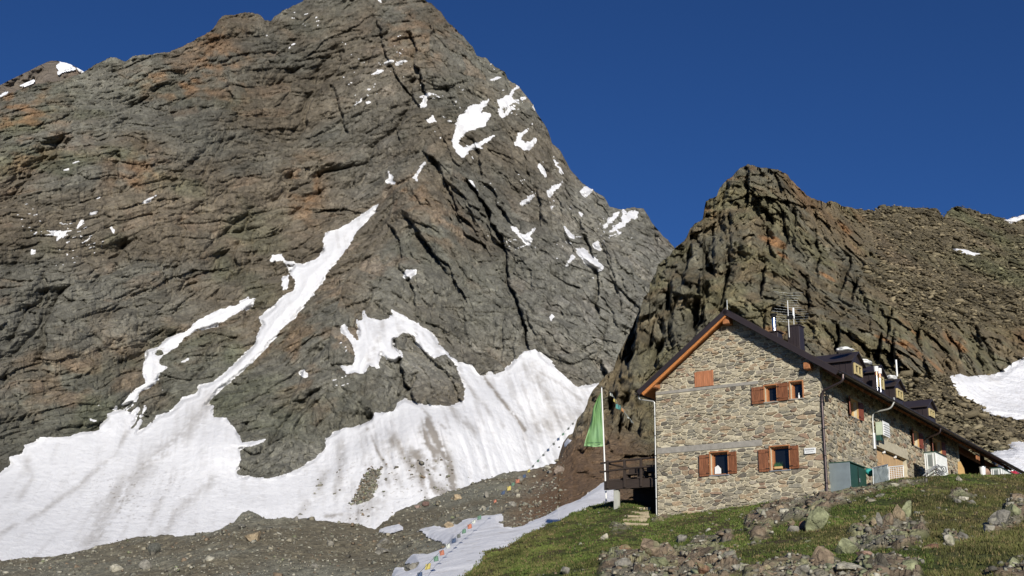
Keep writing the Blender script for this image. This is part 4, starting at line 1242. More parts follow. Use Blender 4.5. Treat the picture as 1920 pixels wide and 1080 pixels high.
# closed wooden hatch
mb = MB()
for k in range(5):
    a0 = HATCH[0]+(HATCH[1]-HATCH[0])*k/5; a1 = HATCH[0]+(HATCH[1]-HATCH[0])*(k+1)/5
    fbox(mb, fr_g, a0+.002, a1-.002, .02, .06+.004*(k % 2), HATCH[2], HATCH[3], .004)
mb.build('hatch', m_hatch, hut)
# garage door
mb = MB()
for k, (a0, a1) in enumerate(((6.25, 7.35), (7.42, 8.35), (8.38, 9.3), (9.36, 10.25))):
    fbox(mb, fr_s, a0, a1, -.20, -.14, .2, 2.50, .006)
    fbox(mb, fr_s, a0+.1, a1-.1, -.14, -.125, 1.95, 2.05)
    for j in range(1, 5):
        x = a0+(a1-a0)*j/5
        fbox(mb, fr_s, x-.006, x+.006, -.139, -.132, .25, 1.9)
dr = mb.build('door', m_door, hut)
mb = MB()
fbox(mb, fr_s, 8.22, 8.30, -.13, -.06, 1.3, 1.42, .006)
mb.build('handle', m_black, dr)
mb = MB()
for a in (7.385, 8.9):
    mb = MB(); fbox(mb, fr_s, a-.03, a+.03, -.12, .0, 2.42, 2.53, .01)
    mb.build('lamp', m_white, dr)

# roof
V0, V1 = -.52, 37.0
mb = MB()
def slab(mb, ua, ha, ub, hb, t0, t1, v0, v1):
    """sloping board between two roof points, t0..t1 below the surface"""
    d = Vector((ub-ua, hb-ha)).normalized()
    n = Vector((-d.y, d.x))
    if n.y < 0: n = -n
    q = [(ua-n.x*t0, ha-n.y*t0), (ub-n.x*t0, hb-n.y*t0), (ub-n.x*t1, hb-n.y*t1), (ua-n.x*t1, ha-n.y*t1)]
    return mb.prism(q, 1, v0, v1)
slab(mb, RIDGE_U, RIDGE_H, EAVE_R, EAVE_RH, 0, .14, V0, V1)
slab(mb, RIDGE_U-.002, RIDGE_H, EAVE_L, EAVE_LH, 0, .14, V0, V1)
v = V0+.5
while v < V1:
    slab(mb, RIDGE_U, RIDGE_H, EAVE_R, EAVE_RH, -.03, .01, v, v+.025)
    slab(mb, RIDGE_U, RIDGE_H, EAVE_L, EAVE_LH, -.03, .01, v, v+.025)
    v += .6
mb.prism([(RIDGE_U-.16, RIDGE_H-.10), (RIDGE_U, RIDGE_H+.03), (RIDGE_U+.16, RIDGE_H-.09), (RIDGE_U, RIDGE_H-.02)], 1, V0-.02, V1)
rf = mb.build('roof', m_roof, hut)
mb = MB()
slab(mb, RIDGE_U, RIDGE_H, EAVE_R+.0, EAVE_RH, .0, .20, V0-.03, V0-.002)
slab(mb, RIDGE_U, RIDGE_H, EAVE_L, EAVE_LH, .0, .20, V0-.03, V0-.002)
mb.build('fascia', m_clad, rf)
mb = MB()
slab(mb, RIDGE_U-.05, RIDGE_H, EAVE_L+.04, EAVE_LH, .142, .165, V0+.01, 30)
slab(mb, RIDGE_U-.06, RIDGE_H-.0, EAVE_L+.10, EAVE_LH+.045, .165, .30, V0+.01, V0+.09)
mb.build('soffit', m_soffit, rf)
mb = MB()
slab(mb, RIDGE_U+.03, RIDGE_H, EAVE_R-.04, EAVE_RH, .142, .165, V0+.01, V1-.1)
mb.build('soffit', m_dark_wood, rf)  # same boards as on the left, eave shade put into the colour
v = .3
while v < V1:
    slab(MB(), -.3, roof_h(-.3), EAVE_R-.1, roof_h(EAVE_R-.1), .166, .29, v, v+.1).build('rafter', m_beam, rf)
    v += .85
for (u0, u1, h0, h1) in ((RIDGE_U-.17, RIDGE_U+.10, 6.72, 7.0), (-6.90, -6.66, 4.50, 4.72), (-.47, -.22, 4.55, 4.80)):
    MB().box((u0, V0+.10, h0), (u1, -.01, h1), bev=.015).build('purlin', m_beam, rf)
# gutters
def half_gutter(u, h, v0, v1, name='gutter'):
    mb = MB()
    V, Fc = [], []
    n = 9
    ra = .075
    for (vv) in (v0, v1):
        for k in range(n):
            an = math.pi+math.pi*k/(n-1)
            V.append((u+ra*math.cos(an), vv, h+ra*math.sin(an)))
        for k in range(n):
            an = 2*math.pi-math.pi*k/(n-1)
            V.append((u+(ra-.008)*math.cos(an), vv, h+(ra-.008)*math.sin(an)))
    m = 2*n
    Fc = [(k, (k+1) % m, m+(k+1) % m, m+k) for k in range(m)]
    mb.add(V, Fc, False)
    mb.add([V[k] for k in range(m)], [tuple(range(m))]); mb.add([V[m+k] for k in range(m)], [tuple(range(m))])
    return mb.build(name, m_roof, rf)
half_gutter(EAVE_R+.07, EAVE_RH-.05, V0, V1)
half_gutter(EAVE_L-.06, EAVE_LH-.06, V0, 30)

def curve_pts(pts, n=6):
    """rounded corners through a polyline"""
    P = [Vector(p) for p in pts]
    out = [P[0]]
    for i in range(1, len(P)-1):
        a, b_, c0 = P[i-1], P[i], P[i+1]
        r = min((a-b_).length, (c0-b_).length)*.45
        p0 = b_+(a-b_).normalized()*r; p2 = b_+(c0-b_).normalized()*r
        for k in range(n+1):
            t_ = k/n
            out.append(p0*(1-t_)**2+b_*2*t_*(1-t_)+p2*t_*t_)
    out.append(P[-1])
    return out

def brackets(path_u, path_v, hs, out, parent, r=.06):
    for h in hs: MB().tube([(path_u, path_v, h-.015), (path_u, path_v, h+.015)], r, 10).build('bracket', m_black, parent)

dp = MB().tube(curve_pts([(EAVE_R+.07, -.30, 4.22), (EAVE_R+.06, -.32, 3.95), (.12, -.10, 3.72), (.05, -.06, 3.45), (.05, -.06, .0)]), .048, 12).build('downpipe', m_pipe, hut)
brackets(.05, -.06, (3.3, 2.3, 1.3, .3), 0, dp)
dp = MB().tube(curve_pts([(EAVE_L-.06, -.25, 4.28), (EAVE_L-.05, -.25, 4.12), (-W_-.02, -.09, 4.0), (-W_-.02, -.08, 3.8), (-W_-.02, -.08, -.62)]), .028, 12).build('downpipe', m_pipe_w, hut)
brackets(-W_-.02, -.08, (3.4, 2.6, 1.8, .9, .1), 0, dp, .038)
dp = MB().tube(curve_pts([(EAVE_R+.07, 5.8, 4.40), (EAVE_R+.10, 5.75, 4.25), (EAVE_R-.05, 5.7, 3.95), (.15, 5.65, 3.85), (.10, 5.65, 3.6), (.10, 5.65, 2.95)]), .035, 10).tube([(.10, 5.65, 3.0), (.10, 5.65, 2.35)], .085, 12).build('downpipe', m_pipe_w, hut)
dp = MB().tube(curve_pts([(EAVE_R+.07, 12.6, 4.25), (EAVE_R+.02, 12.6, 3.98), (.15, 13.0, 3.85), (.08, 13.1, 3.6), (.08, 13.1, 1.6)]), .04, 10).build('downpipe', m_pipe, hut)
# lamp hanging at the corner
mb = MB().tube([(.22, -.02, 3.62), (.22, -.02, 3.50)], .035, 10).tube([(.22, -.02, 3.50), (.22, -.02, 3.30)], .075, 12, r2=.055).box((.02, -.04, 3.60), (.24, 0, 3.64))
mb.build('lamp', m_black, hut)

# dormers on the right slope: long low gabled boxes
def dormer(v0, width, uf, htop, heave, win=True, pipes=False):
    """uf = face towards +u; v0 = near side"""
    v1 = v0+width
    vm = (v0+v1)/2
    hb = roof_h(uf)-.03
    def back_u(h): return RIDGE_U+(RIDGE_H-h)/((RIDGE_H-EAVE_RH)/(EAVE_R-RIDGE_U))
    mb = MB()
    ub_e, ub_t = back_u(heave), back_u(htop)
    for vv, s in ((v0, 1), (v1, -1)):
        t_ = .03*s
        poly = [(uf, hb), (uf, heave), (ub_e, heave)]
        mb.prism([(p[0], p[1]) for p in poly], 1, vv, vv+t_)
    for k in range(1, 5):     # standing seams on the near cheek
        u = uf-(uf-ub_e)*k/5
        mb.box((u-.012, v0-.025, roof_h(u)), (u+.012, v0+.0, heave-.02))
    cheek = mb.build('dormer', m_clad, rf)
    # front wall with window hole frame
    mb = MB()
    mb.prism([(v0+.03, hb), (v1-.03, hb), (v1-.03, heave), (vm, htop-.06), (v0+.03, heave)], 0, uf-.06, uf-.02)
    mb.build('front', m_clad, cheek)
    mb = MB()
    ov = .16
    for (va, ha, vb, hb_) in ((v0-ov, heave-ov*(htop-heave)/(vm-v0), vm, htop), (v1+ov, heave-ov*(htop-heave)/(vm-v0), vm, htop)):
        A = (uf+.10, va, ha); B = (uf+.10, vb, hb_)
        C_ = (back_u(hb_)-.05, vb, hb_); D_ = (back_u(ha)-.05, va, ha)
        up_ = Vector((0, 0, .05))
        V = [Vector(p) for p in (A, B, C_, D_)]
        mb.add([tuple(p) for p in V]+[tuple(p+up_) for p in V], [(0, 1, 2, 3), (7, 6, 5, 4), (0, 4, 5, 1), (1, 5, 6, 2), (2, 6, 7, 3), (3, 7, 4, 0)])
    mb.build('dormer_roof', m_roof, cheek)
    # window
    mb = MB()
    wa, wb_, h0, h1 = v0+.24, v1-.24, hb+.26, heave-.10
    for (a0, a1, b0, b1) in ((wa, wa+.09, h0, h1), (wb_-.09, wb_, h0, h1), (wa+.09, wb_-.09, h1-.09, h1), (wa+.09, wb_-.09, h0, h0+.09), (vm-.04, vm+.04, h0+.09, h1-.09)):
        mb.box((uf-.02, a0, b0), (uf+.05, a1, b1), bev=.004)
    mb.build('dormer_window', m_cream, cheek)
    MB().box((uf-.015, wa+.09, h0+.09), (uf+.0, wb_-.09, h1-.09)).build('dormer_pane', m_glass, cheek)
    return cheek

dormer(3.75, 1.35, .02, 6.12, 5.72)
dormer(6.70, 1.25, .02, 6.13, 5.80)
dormer(9.30, 1.3, .02, 6.03, 5.68)
dormer(14.25, 1.3, .02, 5.98, 5.62)

# chimney and flue on the roof
mb = MB()
mb.box((-2.72, 4.0, 5.9), (-2.20, 4.55, 7.48), bev=.01)
for u in (-2.60, -2.46, -2.32): mb.box((u-.008, 3.985, 6.3), (u+.008, 4.0, 7.42))
ch = mb.build('chimney', m_clad, rf)
MB().box((-2.76, 3.96, 7.481), (-2.16, 4.59, 7.53), bev=.008).build('cap', m_roof, ch)
fl = MB().tube([(-2.5, 2.0, 6.2), (-2.5, 2.0, 7.45)], .085, 14).build('flue', m_steel, rf)
MB().tube([(-2.5, 2.0, 7.36), (-2.5, 2.0, 7.50)], .10, 14).tube([(-2.5, 2.0, 7.50), (-2.5, 2.0, 7.545)], .14, 14, r2=.13).build('cowl', m_black, fl)
MB().box((-2.74, 1.75, 6.3), (-2.26, 2.25, 6.72), bev=.02).box((-2.80, 1.70, 6.72), (-2.20, 2.30, 6.76), bev=.008).build('flue_base', m_clad, fl)
# twin flues beside the second dormer
for v in (5.55, 5.98):
    tf = MB().tube([(.42, v, 4.72), (.42, v, 5.34)], .035, 10).build('flue', m_steel, rf)
    MB().tube([(.42, v, 5.34), (.42, v, 5.50)], .065, 12).build('collar', plain('copper_collar', (.62, .32, .2), .4, .6) if v < 5.8 else bpy.data.materials['copper_collar'], tf)
    MB().tube([(.42, v, 5.50), (.42, v, 5.72)], .09, 14, r2=.10).build('flue_head', m_white, tf)
MB().tube([(.1, 9.55, 6.1), (.1, 9.55, 6.85)], .04, 8).build('vent_pipe', m_white, rf)
MB().tube([(RIDGE_U, -.3, RIDGE_H), (RIDGE_U, -.3, RIDGE_H+.42)], .012, 6).build('lightning_rod', m_galv, rf)

# open shed under the far end of the roof
mb = MB()
mb.box((-1.6, 19.2, -1), (-1.5, 36, 5.3))
v = 19.3
while v < 35.9:
    mb.box((-1.5, v, -1), (-1.47, v+.02, 5.3)); v += .3
mb.build('shed_wall', m_dark_wood, hut)
for v in (24.2, 29.6, 35.4): MB().box((-.12, v, .5), (.06, v+.18, roof_h(0)-.2), bev=.01).build('post', m_dark_wood, hut)
MB().box((-.3, 19.25, roof_h(0)-.72), (-.12, 36.5, roof_h(0)-.42), bev=.01).build('beam', m_beam, hut)
# ------------------------------------------------------------------ things round the hut
def thing(name, label, cat, u=0., v=0., h=0., group=None):
    o = empty(name, hw(u, v, h), -YAW)
    tag(o, label, cat, group)
    o['off'] = [u, v, h]
    return o


class LB(MB):
    """mesh in hut coordinates, shifted to its thing's own base"""
    def part(s, name, mat, par, color=None):
        u, v, h = par['off'] if 'off' in par else (0, 0, 0)
        p = par
        s.v = [(a-u, b-v, c-h) for a, b, c in s.v]
        return s.build(name, mat, p, color)


def done(o):
    if 'off' in o: del o['off']


m_green = plain('dark_green_paint', (.03, .085, .06), .45, .2, .15, 4, .002)
m_greyblue = plain('grey_blue_sheet', (.23, .27, .28), .5, .3, .12, 3, .002)
m_teal = plain('teal_cloth', (.03, .30, .27), .7, 0, .3, 6, .02)
m_tank = plain('grey_white_plastic', (.42, .46, .42), .4, 0, .12, 3, .002)
m_tank_d = plain('dark_grey_panel', (.18, .20, .19), .5, 0, .1, 3, .002)
m_red = plain('red_plastic', (.45, .03, .06), .4, 0, .1, 3, .002)
m_plank = wood('pale_timber', (.58, .38, .16), .6, .2)
m_tarp = plain('grey_tarpaulin', (.22, .25, .25), .7, 0, .3, 5, .03)

# grey and green metal cabinet
t0 = thing('metal_cabinet', 'low metal cabinet with grey front and dark green sides, at the hut corner', 'cabinet', .03, .35, -.1)
LB().box((.03, .39, -.5), (.80, 2.2, 1.04), bev=.01).part('body', m_green, t0)
fp = LB().box((.02, .35, -.5), (.81, .388, 1.07), bev=.006).part('front_panel', m_greyblue, t0)
LB().box((.30, .335, .93), (.42, .349, .95)).part('nameplate', m_white, fp)
LB().box((.01, .36, 1.072), (.84, 2.24, 1.11), bev=.008).part('lid', m_green, t0)
LB().box((.802, 1.25, -.2), (.815, 1.28, 1.0)).part('door_gap', m_black, t0)
LB().box((.816, 1.32, .45), (.84, 1.35, .6), bev=.004).part('handle', m_galv, t0)
done(t0)
# leaning grid and tarpaulin frames
t0 = thing('tarpaulin_frame', 'pale metal frame covered with grey tarpaulin beside the green cabinet', 'frame', 1.1, 2.3, .4)
def frame_panel(mb, v0, v1, b0, b1, h, u=1.05, r=.022):
    a, b_, c0, d0 = (u, v0, b0), (u, v1, b1), (u+.02, v1, b1+h), (u+.02, v0, b0+h)
    for p, q in ((a, b_), (b_, c0), (c0, d0), (d0, a)): mb.tube([p, q], r, 8)
mb = LB(); frame_panel(mb, 2.2, 4.05, .35, .72, .72); mb.part('frame', m_galv, t0)
mb = LB()
n = 14
V, Fc = [], []
for i in range(n+1):
    for j in range(7):
        vv = 2.23+i*1.79/n; hb_ = .36+.2*(vv-2.2); V.append((1.06+.03*math.sin(i*1.3+j*.6)+.02*math.sin(j*2.1+i*.4), vv, hb_+.68*j/6+.01))
for i in range(n):
    for j in range(6): Fc.append((i*7+j, (i+1)*7+j, (i+1)*7+j+1, i*7+j+1))
mb.add(V, Fc, True); mb.part('tarpaulin', m_tarp, t0)
done(t0)
t0 = thing('wire_grid', 'white barred wire grid leaning in front of the tan garage door', 'grid', 1.1, 4.2, .7)
mb = LB(); frame_panel(mb, 4.2, 6.1, .70, 1.0, .66); mb.part('frame', m_white, t0)
mb = LB()
for k in range(1, 9):
    f_ = k/9
    mb.tube([(1.055, 4.2, .70+.66*f_), (1.055, 6.1, 1.0+.66*f_)], .011, 6)
for k in range(1, 6):
    vv = 4.2+1.9*k/6
    mb.tube([(1.06, vv, .70+.158*(vv-4.2)), (1.06, vv, 1.36+.158*(vv-4.2))], .008, 6)
mb.part('bars', m_white, t0)
done(t0)
# crumpled teal cloth
def lump(name, label, cat, c, size, mat, seed=1, group=None, sub=3, amp=.35):
    bm = bmesh.new()
    bmesh.ops.create_icosphere(bm, subdivisions=sub, radius=1)
    V = np.array([v.co[:] for v in bm.verts])
    Fc = [tuple(v.index for v in f.verts) for f in bm.faces]
    bm.free()
    V = V*(1+amp*fbm(V*1.6+seed*3.3, 3, seed))[:, None]*np.array(size)
    mb = MB(); mb.add(V, Fc, True)
    o = mb.build(name, mat)
    o.location = hw(*c); o.rotation_euler = (0, 0, -YAW)
    return tag(o, label, cat, group)
lump('cloth_bundle', 'crumpled teal cloth lying behind the tarpaulin frame', 'cloth', (.80, 2.75, 1.0), (.16, .4, .15), m_teal, 4)
# box with louvres on the wall
t0 = thing('vent_unit', 'pale louvred ventilation box hanging on the long wall above the garage door', 'vent', .05, 5.95, 2.9)
LB().box((.10, 5.95, 2.95), (.40, 6.75, 3.50), bev=.02).part('housing', plain('pale_green_plastic', (.50, .56, .42), .5), t0)
LB().box((.402, 5.93, 2.93), (.43, 6.77, 3.53), bev=.005).part('louvre_frame', m_white, t0)
mb = LB()
for k in range(5): mb.box((.431, 5.98, 3.0+k*.10), (.465, 6.72, 3.045+k*.10), bev=.004)
mb.part('louvre', m_white, t0)
LB().box((.06, 5.90, 2.72), (.30, 6.2, 2.94), bev=.01).part('bracket', m_green, t0)
done(t0)
# ribbed tank
def ribbed_tank(t0, u0, u1, v0, v1, h0, h1):
    LB().box((u0, v0, h0), (u1, v1, h1), bev=.03).part('body', m_tank, t0)
    mb = LB()
    for k in range(9):
        vv = v0+.06+(v1-v0-.12)*k/8
        mb.box((u1, vv-.03, h0+.04), (u1+.035, vv+.03, h1-.06), bev=.01)
    for k in (0.03, .2, .72, .95):
        uu = u0+(u1-u0)*k
        mb.box((uu, v0-.03, h0+.04), (uu+.045, v0, h1-.06), bev=.01)
    mb.part('rib', m_white, t0)
    LB().box((u0+(u1-u0)*.34, v0-.012, h0+(h1-h0)*.46), (u0+(u1-u0)*.66, v0-.002, h1-.12)).part('panel', m_tank_d, t0)
    LB().box((u0-.03, v0-.03, h1), (u1+.04, v1+.03, h1+.03), bev=.01).part('lid', m_green, t0)
    done(t0)
ribbed_tank(thing('ribbed_tank', 'grey white ribbed tank standing below the third wall window', 'tank', .6, 10.6, 1.9), .72, 1.22, 10.5, 12.2, 1.7, 2.82)
ribbed_tank(thing('ribbed_tank', 'low grey white ribbed tank half sunk behind the slope near the roof end', 'tank', 1.3, 20, 2.9), 1.30, 1.80, 20, 22.6, 2.5, 3.30)
# hoses and pipes tangled in front of the tank
mb = MB()
for k in range(7):
    a_ = [hw(1.25+.14*math.sin(k*1.7), 8.2+k*.28, 1.50+.1*k), hw(1.45+.1*math.cos(k), 8.9+k*.3, 1.95+.05*k+.1*math.sin(k*2.)), hw(1.4, 9.8+k*.25, 1.78+.06*k), hw(1.3+.1*math.sin(k), 10.6+k*.2, 1.80+.05*k)]
    mb.tube(curve_pts(a_, 5), .022, 7)
o = mb.build('hoses', m_pipe_w); tag(o, 'tangle of pale hoses lying in front of the ribbed tank', 'hoses', kind='stuff')
t0 = thing('pale_plank', 'pale yellow board leaning where the stone wall ends', 'board', .35, 17.0, 2.5)
LB().prism([(.46, 2.5), (.80, 2.5), (.76, 2.95), (.62, 3.3), (.50, 3.28)], 1, 17.0, 17.08).part('board', m_plank, t0)
done(t0)
t0 = thing('canister', 'red canister beside the far low tank at the roof end', 'canister', 1.2, 24.9, 3.3)
LB().box((1.15, 24.9, 3.1), (1.5, 25.6, 3.78), bev=.05).part('body', m_red, t0)
LB().tube([(1.25, 25.1, 3.78), (1.25, 25.1, 3.86)], .06, 10).part('cap', m_white, t0)
done(t0)
t0 = thing('bucket', 'small white bucket at the edge of the dark open shed', 'bucket', 1.1, 18.6, 2.9)
LB().tube([(1.2, 18.8, 2.75), (1.2, 18.8, 3.20)], .12, 14, r2=.15).part('body', m_white, t0)
LB().tube([(1.2, 18.8, 3.20), (1.2, 18.8, 3.23)], .16, 14).part('rim', m_galv, t0)
done(t0)
lump('cloth_bundle', 'heap of brown and blue bags between bucket and far tank', 'bags', (1.15, 19.6, 3.05), (.2, .35, .24), plain('brown_sacking', (.32, .2, .14), .8, 0, .5, 8, .02), 8)
t0 = thing('wooden_sign', 'small orange wooden board hanging under the roof over the open shed', 'board', .5, 20.3, 3.9)
LB().box((.6, 20.2, 3.82), (.66, 20.8, 4.12), bev=.01).part('board', m_beam, t0)
LB().tube([(.63, 20.3, 4.12), (.63, 20.3, 4.34)], .008, 6).part('cord', m_black, t0)
done(t0)
# white lumps on and beside the dormer roofs
for (u, v, h, sz, lb) in ((-.25, 3.75, 6.12, (.30, .45, .09), 'white lump on the roof of the nearest dormer'), (-.1, 5.9, 6.02, (.25, .5, .10), 'white lump between the first and second dormers'), (-.1, 9.35, 6.02, (.2, .4, .1), 'small white lump beside the third dormer')):
    lump('white_lump', lb, 'snow', (u, v, h), sz, m_white, int(v*3), sub=3, amp=.5)
# antenna on the chimney
t0 = thing('antenna', 'grid antenna with white mast fixed to the brown chimney', 'antenna', -2.6, 3.97, 7.3)
LB().tube([(-2.62, 3.94, 7.0), (-2.62, 3.94, 8.60)], .016, 8).part('mast', m_white, t0)
LB().tube([(-2.42, 4.02, 7.53), (-2.42, 4.02, 7.8)], .014, 8).tube([(-2.42, 4.02, 7.8), (-2.42, 4.02, 8.26)], .045, 10).part('radome', m_white, t0)
LB().box((-2.70, 3.90, 7.78), (-2.40, 4.0, 7.92), bev=.01).part('clamp', m_black, t0)
mb = LB()
for k in range(13):
    h = 7.66+k*.105
    s0 = .30+.22*math.sin(k*.5+.4)
    mb.tube([(-2.62-s0-.1, 3.90-.35, h+.04), (-2.62, 3.93, h), (-2.62+s0+.30, 3.94+.2, h-.02)], .005, 4)
mb.part('element', m_galv, t0)
done(t0)
# sign on the gable
t0 = thing('sign', 'small white sign with two lines of dark lettering, right of the lower windows', 'sign', -.5, -.05, 1.42)
LB().box((-.72, -.095, 1.42), (-.28, -.065, 1.63), bev=.004).part('board', m_white, t0)
m_ink = plain('grey_ink', (.05, .07, .07), .6)
mb = LB()
rg = random.Random(4)
u = -.69
while u < -.33:
    w = rg.uniform(.012, .022)
    mb.box((u, -.0985, 1.535), (u+w*.5, -.0955, 1.585)); mb.box((u, -.0985, 1.575), (u+w, -.0955, 1.588))
    if rg.random() < .5: mb.box((u, -.0985, 1.553), (u+w, -.0955, 1.563))
    u += w+.009
u = -.65
while u < -.37:
    w = rg.uniform(.008, .013)
    mb.box((u, -.0985, 1.475), (u+w, -.0955, 1.492)); u += w+.006
mb.part('lettering', m_ink, t0)
done(t0)
# things in the windows
t0 = thing('bottle', 'small white bottle on the sill of the upper right window', 'bottle', -.88, .10, 3.6)
LB().tube([(-.88, .08, 3.54), (-.88, .08, 3.66)], .035, 12).tube([(-.88, .08, 3.66), (-.88, .08, 3.70)], .034, 12, r2=.014).tube([(-.88, .08, 3.70), (-.88, .08, 3.76)], .014, 10).part('body', m_white, t0)
LB().tube([(-.88, .08, 3.761), (-.88, .08, 3.775)], .017, 10).part('cap', m_galv, t0)
done(t0)
mb = MB(); mb.add([hw(-4.44, .10, .94), hw(-4.18, .105, .94), hw(-4.18, .11, 1.13), hw(-4.30, .10, 1.27), hw(-4.43, .10, 1.20), hw(-4.44, .115, .94), hw(-4.18, .12, .94), hw(-4.18, .125, 1.13), hw(-4.30, .115, 1.27), hw(-4.43, .115, 1.20)],
                  [(0, 1, 2, 3, 4), (9, 8, 7, 6, 5), (0, 5, 6, 1), (1, 6, 7, 2), (2, 7, 8, 3), (3, 8, 9, 4), (4, 9, 5, 0)])
tag(mb.build('white_card', m_white), 'white house-shaped card standing in the lower left window', 'card')
t0 = thing('potted_plant', 'potted green plant in a pale box on the lower right window sill', 'plant', -1.85, .08, .95)
LB().box((-1.98, .03, .96), (-1.66, .11, 1.05), bev=.008).part('planter', m_plank, t0)
mb = LB()
rg = random.Random(9)
for k in range(70):
    a = rg.uniform(0, 6.28); x = -1.82+rg.uniform(-.13, .13); z0_ = 1.05
    tip = (x+.07*math.cos(a), .07+.05*math.sin(a), z0_+rg.uniform(.05, .2))
    mb.add([(x-.015, .07, z0_), (x+.015, .07, z0_+.01), tip], [(0, 1, 2)])
mb.part('leaves', plain('leaf_green', (.04, .12, .05), .6), t0)
done(t0)

# wooden terrace left of the hut
tr = thing('terrace', 'dark wooden terrace with railing on the shaded side of the hut', 'terrace', -8.2, .6, .2)
mb = LB()
for k in range(16): mb.box((-9.65, .55+k*.25, .98), (-6.95, .78+k*.25, 1.03))
mb.part('floor', m_dark_wood, tr)
LB().box((-9.6, .50, .66), (-6.95, .60, .97), bev=.01).part('beam', m_dark_wood, tr)
for u in (-9.42, -8.62, -7.86): LB().box((u-.05, .44, .7), (u+.05, .54, 1.86), bev=.012).part('post', m_dark_wood, tr)
LB().box((-9.35, 4.2, .9), (-9.23, 4.32, 1.95), bev=.012).part('post', m_dark_wood, tr)
LB().tube([(-9.75, .49, 1.77), (-9.0, .485, 1.80), (-6.93, .49, 1.84)], .042, 10).part('rail', m_dark_wood, tr)
LB().tube([(-9.75, .43, 1.40), (-8.4, .43, 1.46), (-6.93, .43, 1.49)], .038, 10).part('rail', m_dark_wood, tr)
LB().tube([(-9.42, .55, 1.74), (-9.3, 4.3, 1.80)], .04, 10).part('rail', m_dark_wood, tr)
LB().tube([(-9.42, .55, 1.05), (-7.9, 1.6, 1.25), (-6.95, 2.2, 1.20)], .04, 8).part('brace', m_dark_wood, tr)
LB().box((-9.20, .58, -.3), (-8.98, .74, .655), bev=.01).part('pillar', plain('pale_pillar', (.42, .42, .36), .8), tr)
mb = LB()
for k in range(9): mb.box((-9.6, 3.0, -1.2+k*.24), (-6.9, 3.08, -.965+k*.24))
mb.part('shade_backing', m_dark_wood, tr)  # dark boards added to fill the shaded void under the floor
done(tr)
for u, v, lb in ((-9.0, 2.0, 'dark wooden bench at the outer end of the terrace'), (-8.0, 1.7, 'dark wooden bench on the terrace close to the hut')):
    t0 = thing('bench', lb, 'bench', u, v, 1.03)
    LB().box((u-.35, v-.2, 1.42), (u+.35, v+.2, 1.47), bev=.008).part('seat', m_dark_wood, t0)
    LB().box((u-.35, v+.2, 1.5), (u+.35, v+.24, 1.78), bev=.008).part('backrest', m_dark_wood, t0)
    for du in (-.28, .28): LB().box((u+du-.04, v-.17, 1.03), (u+du+.04, v+.17, 1.42), bev=.006).part('leg', m_dark_wood, t0)
    done(t0)

# ------------------------------------------------------------------ ground lookups
HLP = project(HL_V.reshape(-1, 3)).reshape(HL_V.shape[:2]+(2,))
CGP = project(CG_PROJ.reshape(-1, 3)).reshape(CG_PROJ.shape[:2]+(2,))


def ground_at(px, py, which='h'):
    A, B = (HL_V, HLP) if which == 'h' else (CG_PROJ, CGP)
    d = ((B-np.array([px, py]))**2).sum(-1)
    i = np.unravel_index(np.argmin(d), d.shape)
    return A[i]


# stone steps up to the terrace
g0 = ground_at(1185, 972)
t0 = empty('stone_steps', tuple(g0)); tag(t0, 'rough stone steps in the grass leading to the terrace', 'steps')
for k, (x, y, w) in enumerate(((1192, 985, 46), (1190, 977, 44), (1196, 970, 40), (1200, 963, 32), (1205, 956, 26))):
    g = ground_at(x, y)
    sc1 = w*np.hypot(g[0], g[1])/2300
    bm = bmesh.new()
    bmesh.ops.create_cube(bm, size=1)
    bmesh.ops.subdivide_edges(bm, edges=bm.edges[:], cuts=3, use_grid_fill=True)
    V = np.array([v.co[:] for v in bm.verts])
    Fc = [tuple(v.index for v in f.verts) for f in bm.faces]
    bm.free()
    V = V*np.array([sc1, .32, .13])+.035*np.stack([fbm(V*2+k, 2, 5), fbm(V*2+k, 2, 6), fbm(V*2+k, 2, 7)], -1)
    mb = MB(); mb.add(V+(g-g0)+np.array([0, 0, .0]), Fc)
    mb.build('step', tinted('step_stone', .2, .03, .3, crack=False) if k == 0 else bpy.data.materials['step_stone'], t0, [(.36, .30, .20)]*len(V))

# flag pole and banner
RP = 53.9
A, B = at(1137.5, 950, RP), at(1128, 727, RP)
t0 = empty('flag_pole', tuple(A)); tag(t0, 'tall thin white flag pole at the left end of the terrace', 'pole')
MB().tube([(0, 0, -.3), tuple(B-A)], .038, 12, r2=.028).build('pole', m_white, t0)
MB().tube([tuple(B-A), tuple(B-A+np.array([0, 0, .05]))], .045, 12, r2=.01).build('finial', m_galv, t0)
m_ban, t, b = nt('green_banner_cloth')
aa = t.nodes.new('ShaderNodeAttribute'); aa.attribute_name = 'tint'
link(t, aa.outputs[0], b.inputs['Base Color']); b.inputs['Roughness'].default_value = .8
nb_ = noise_node(t, 5, 4, .6, mapping(t)); bump(t, b, nb_.outputs[0], .02)
Lf = [(737, 1126), (750, 1119), (767, 1111.5), (774, 1110.5), (790, 1108), (810, 1102.5), (826, 1097.5), (837, 1095)]
nr, ncl = 44, 16
V, C_ = [], []
for i in range(nr):
    y = 737+100*i/(nr-1)
    xl = np.interp(y, [q[0] for q in Lf], [q[1] for q in Lf]); xr = 1126.5+(y-737)*.047
    for j in range(ncl):
        f_ = j/(ncl-1)
        x = xl+(xr-xl)*f_
        fold = .13*math.sin(f_*7+i*.13)*(1-f_)+.07*math.sin(f_*15-i*.2)*(1-.5*f_)
        p = at(x, y+.9*math.sin(f_*3.1)*(i > nr-3), RP-.05+fold)
        V.append(tuple(p))
        w = .55*math.exp(-((f_-.55)/.35)**2-((y-812)/17)**2)+.25*math.exp(-((f_-.8)/.3)**2-((y-770)/30)**2)
        col = np.array((.13, .26, .09))*(1-w)+np.array((.26, .42, .25))*w
        if i >= nr-2 or f_ > .95 or (f_ < .06 and y > 770): col = np.array((.30, .50, .24))
        C_.append(tuple(col))
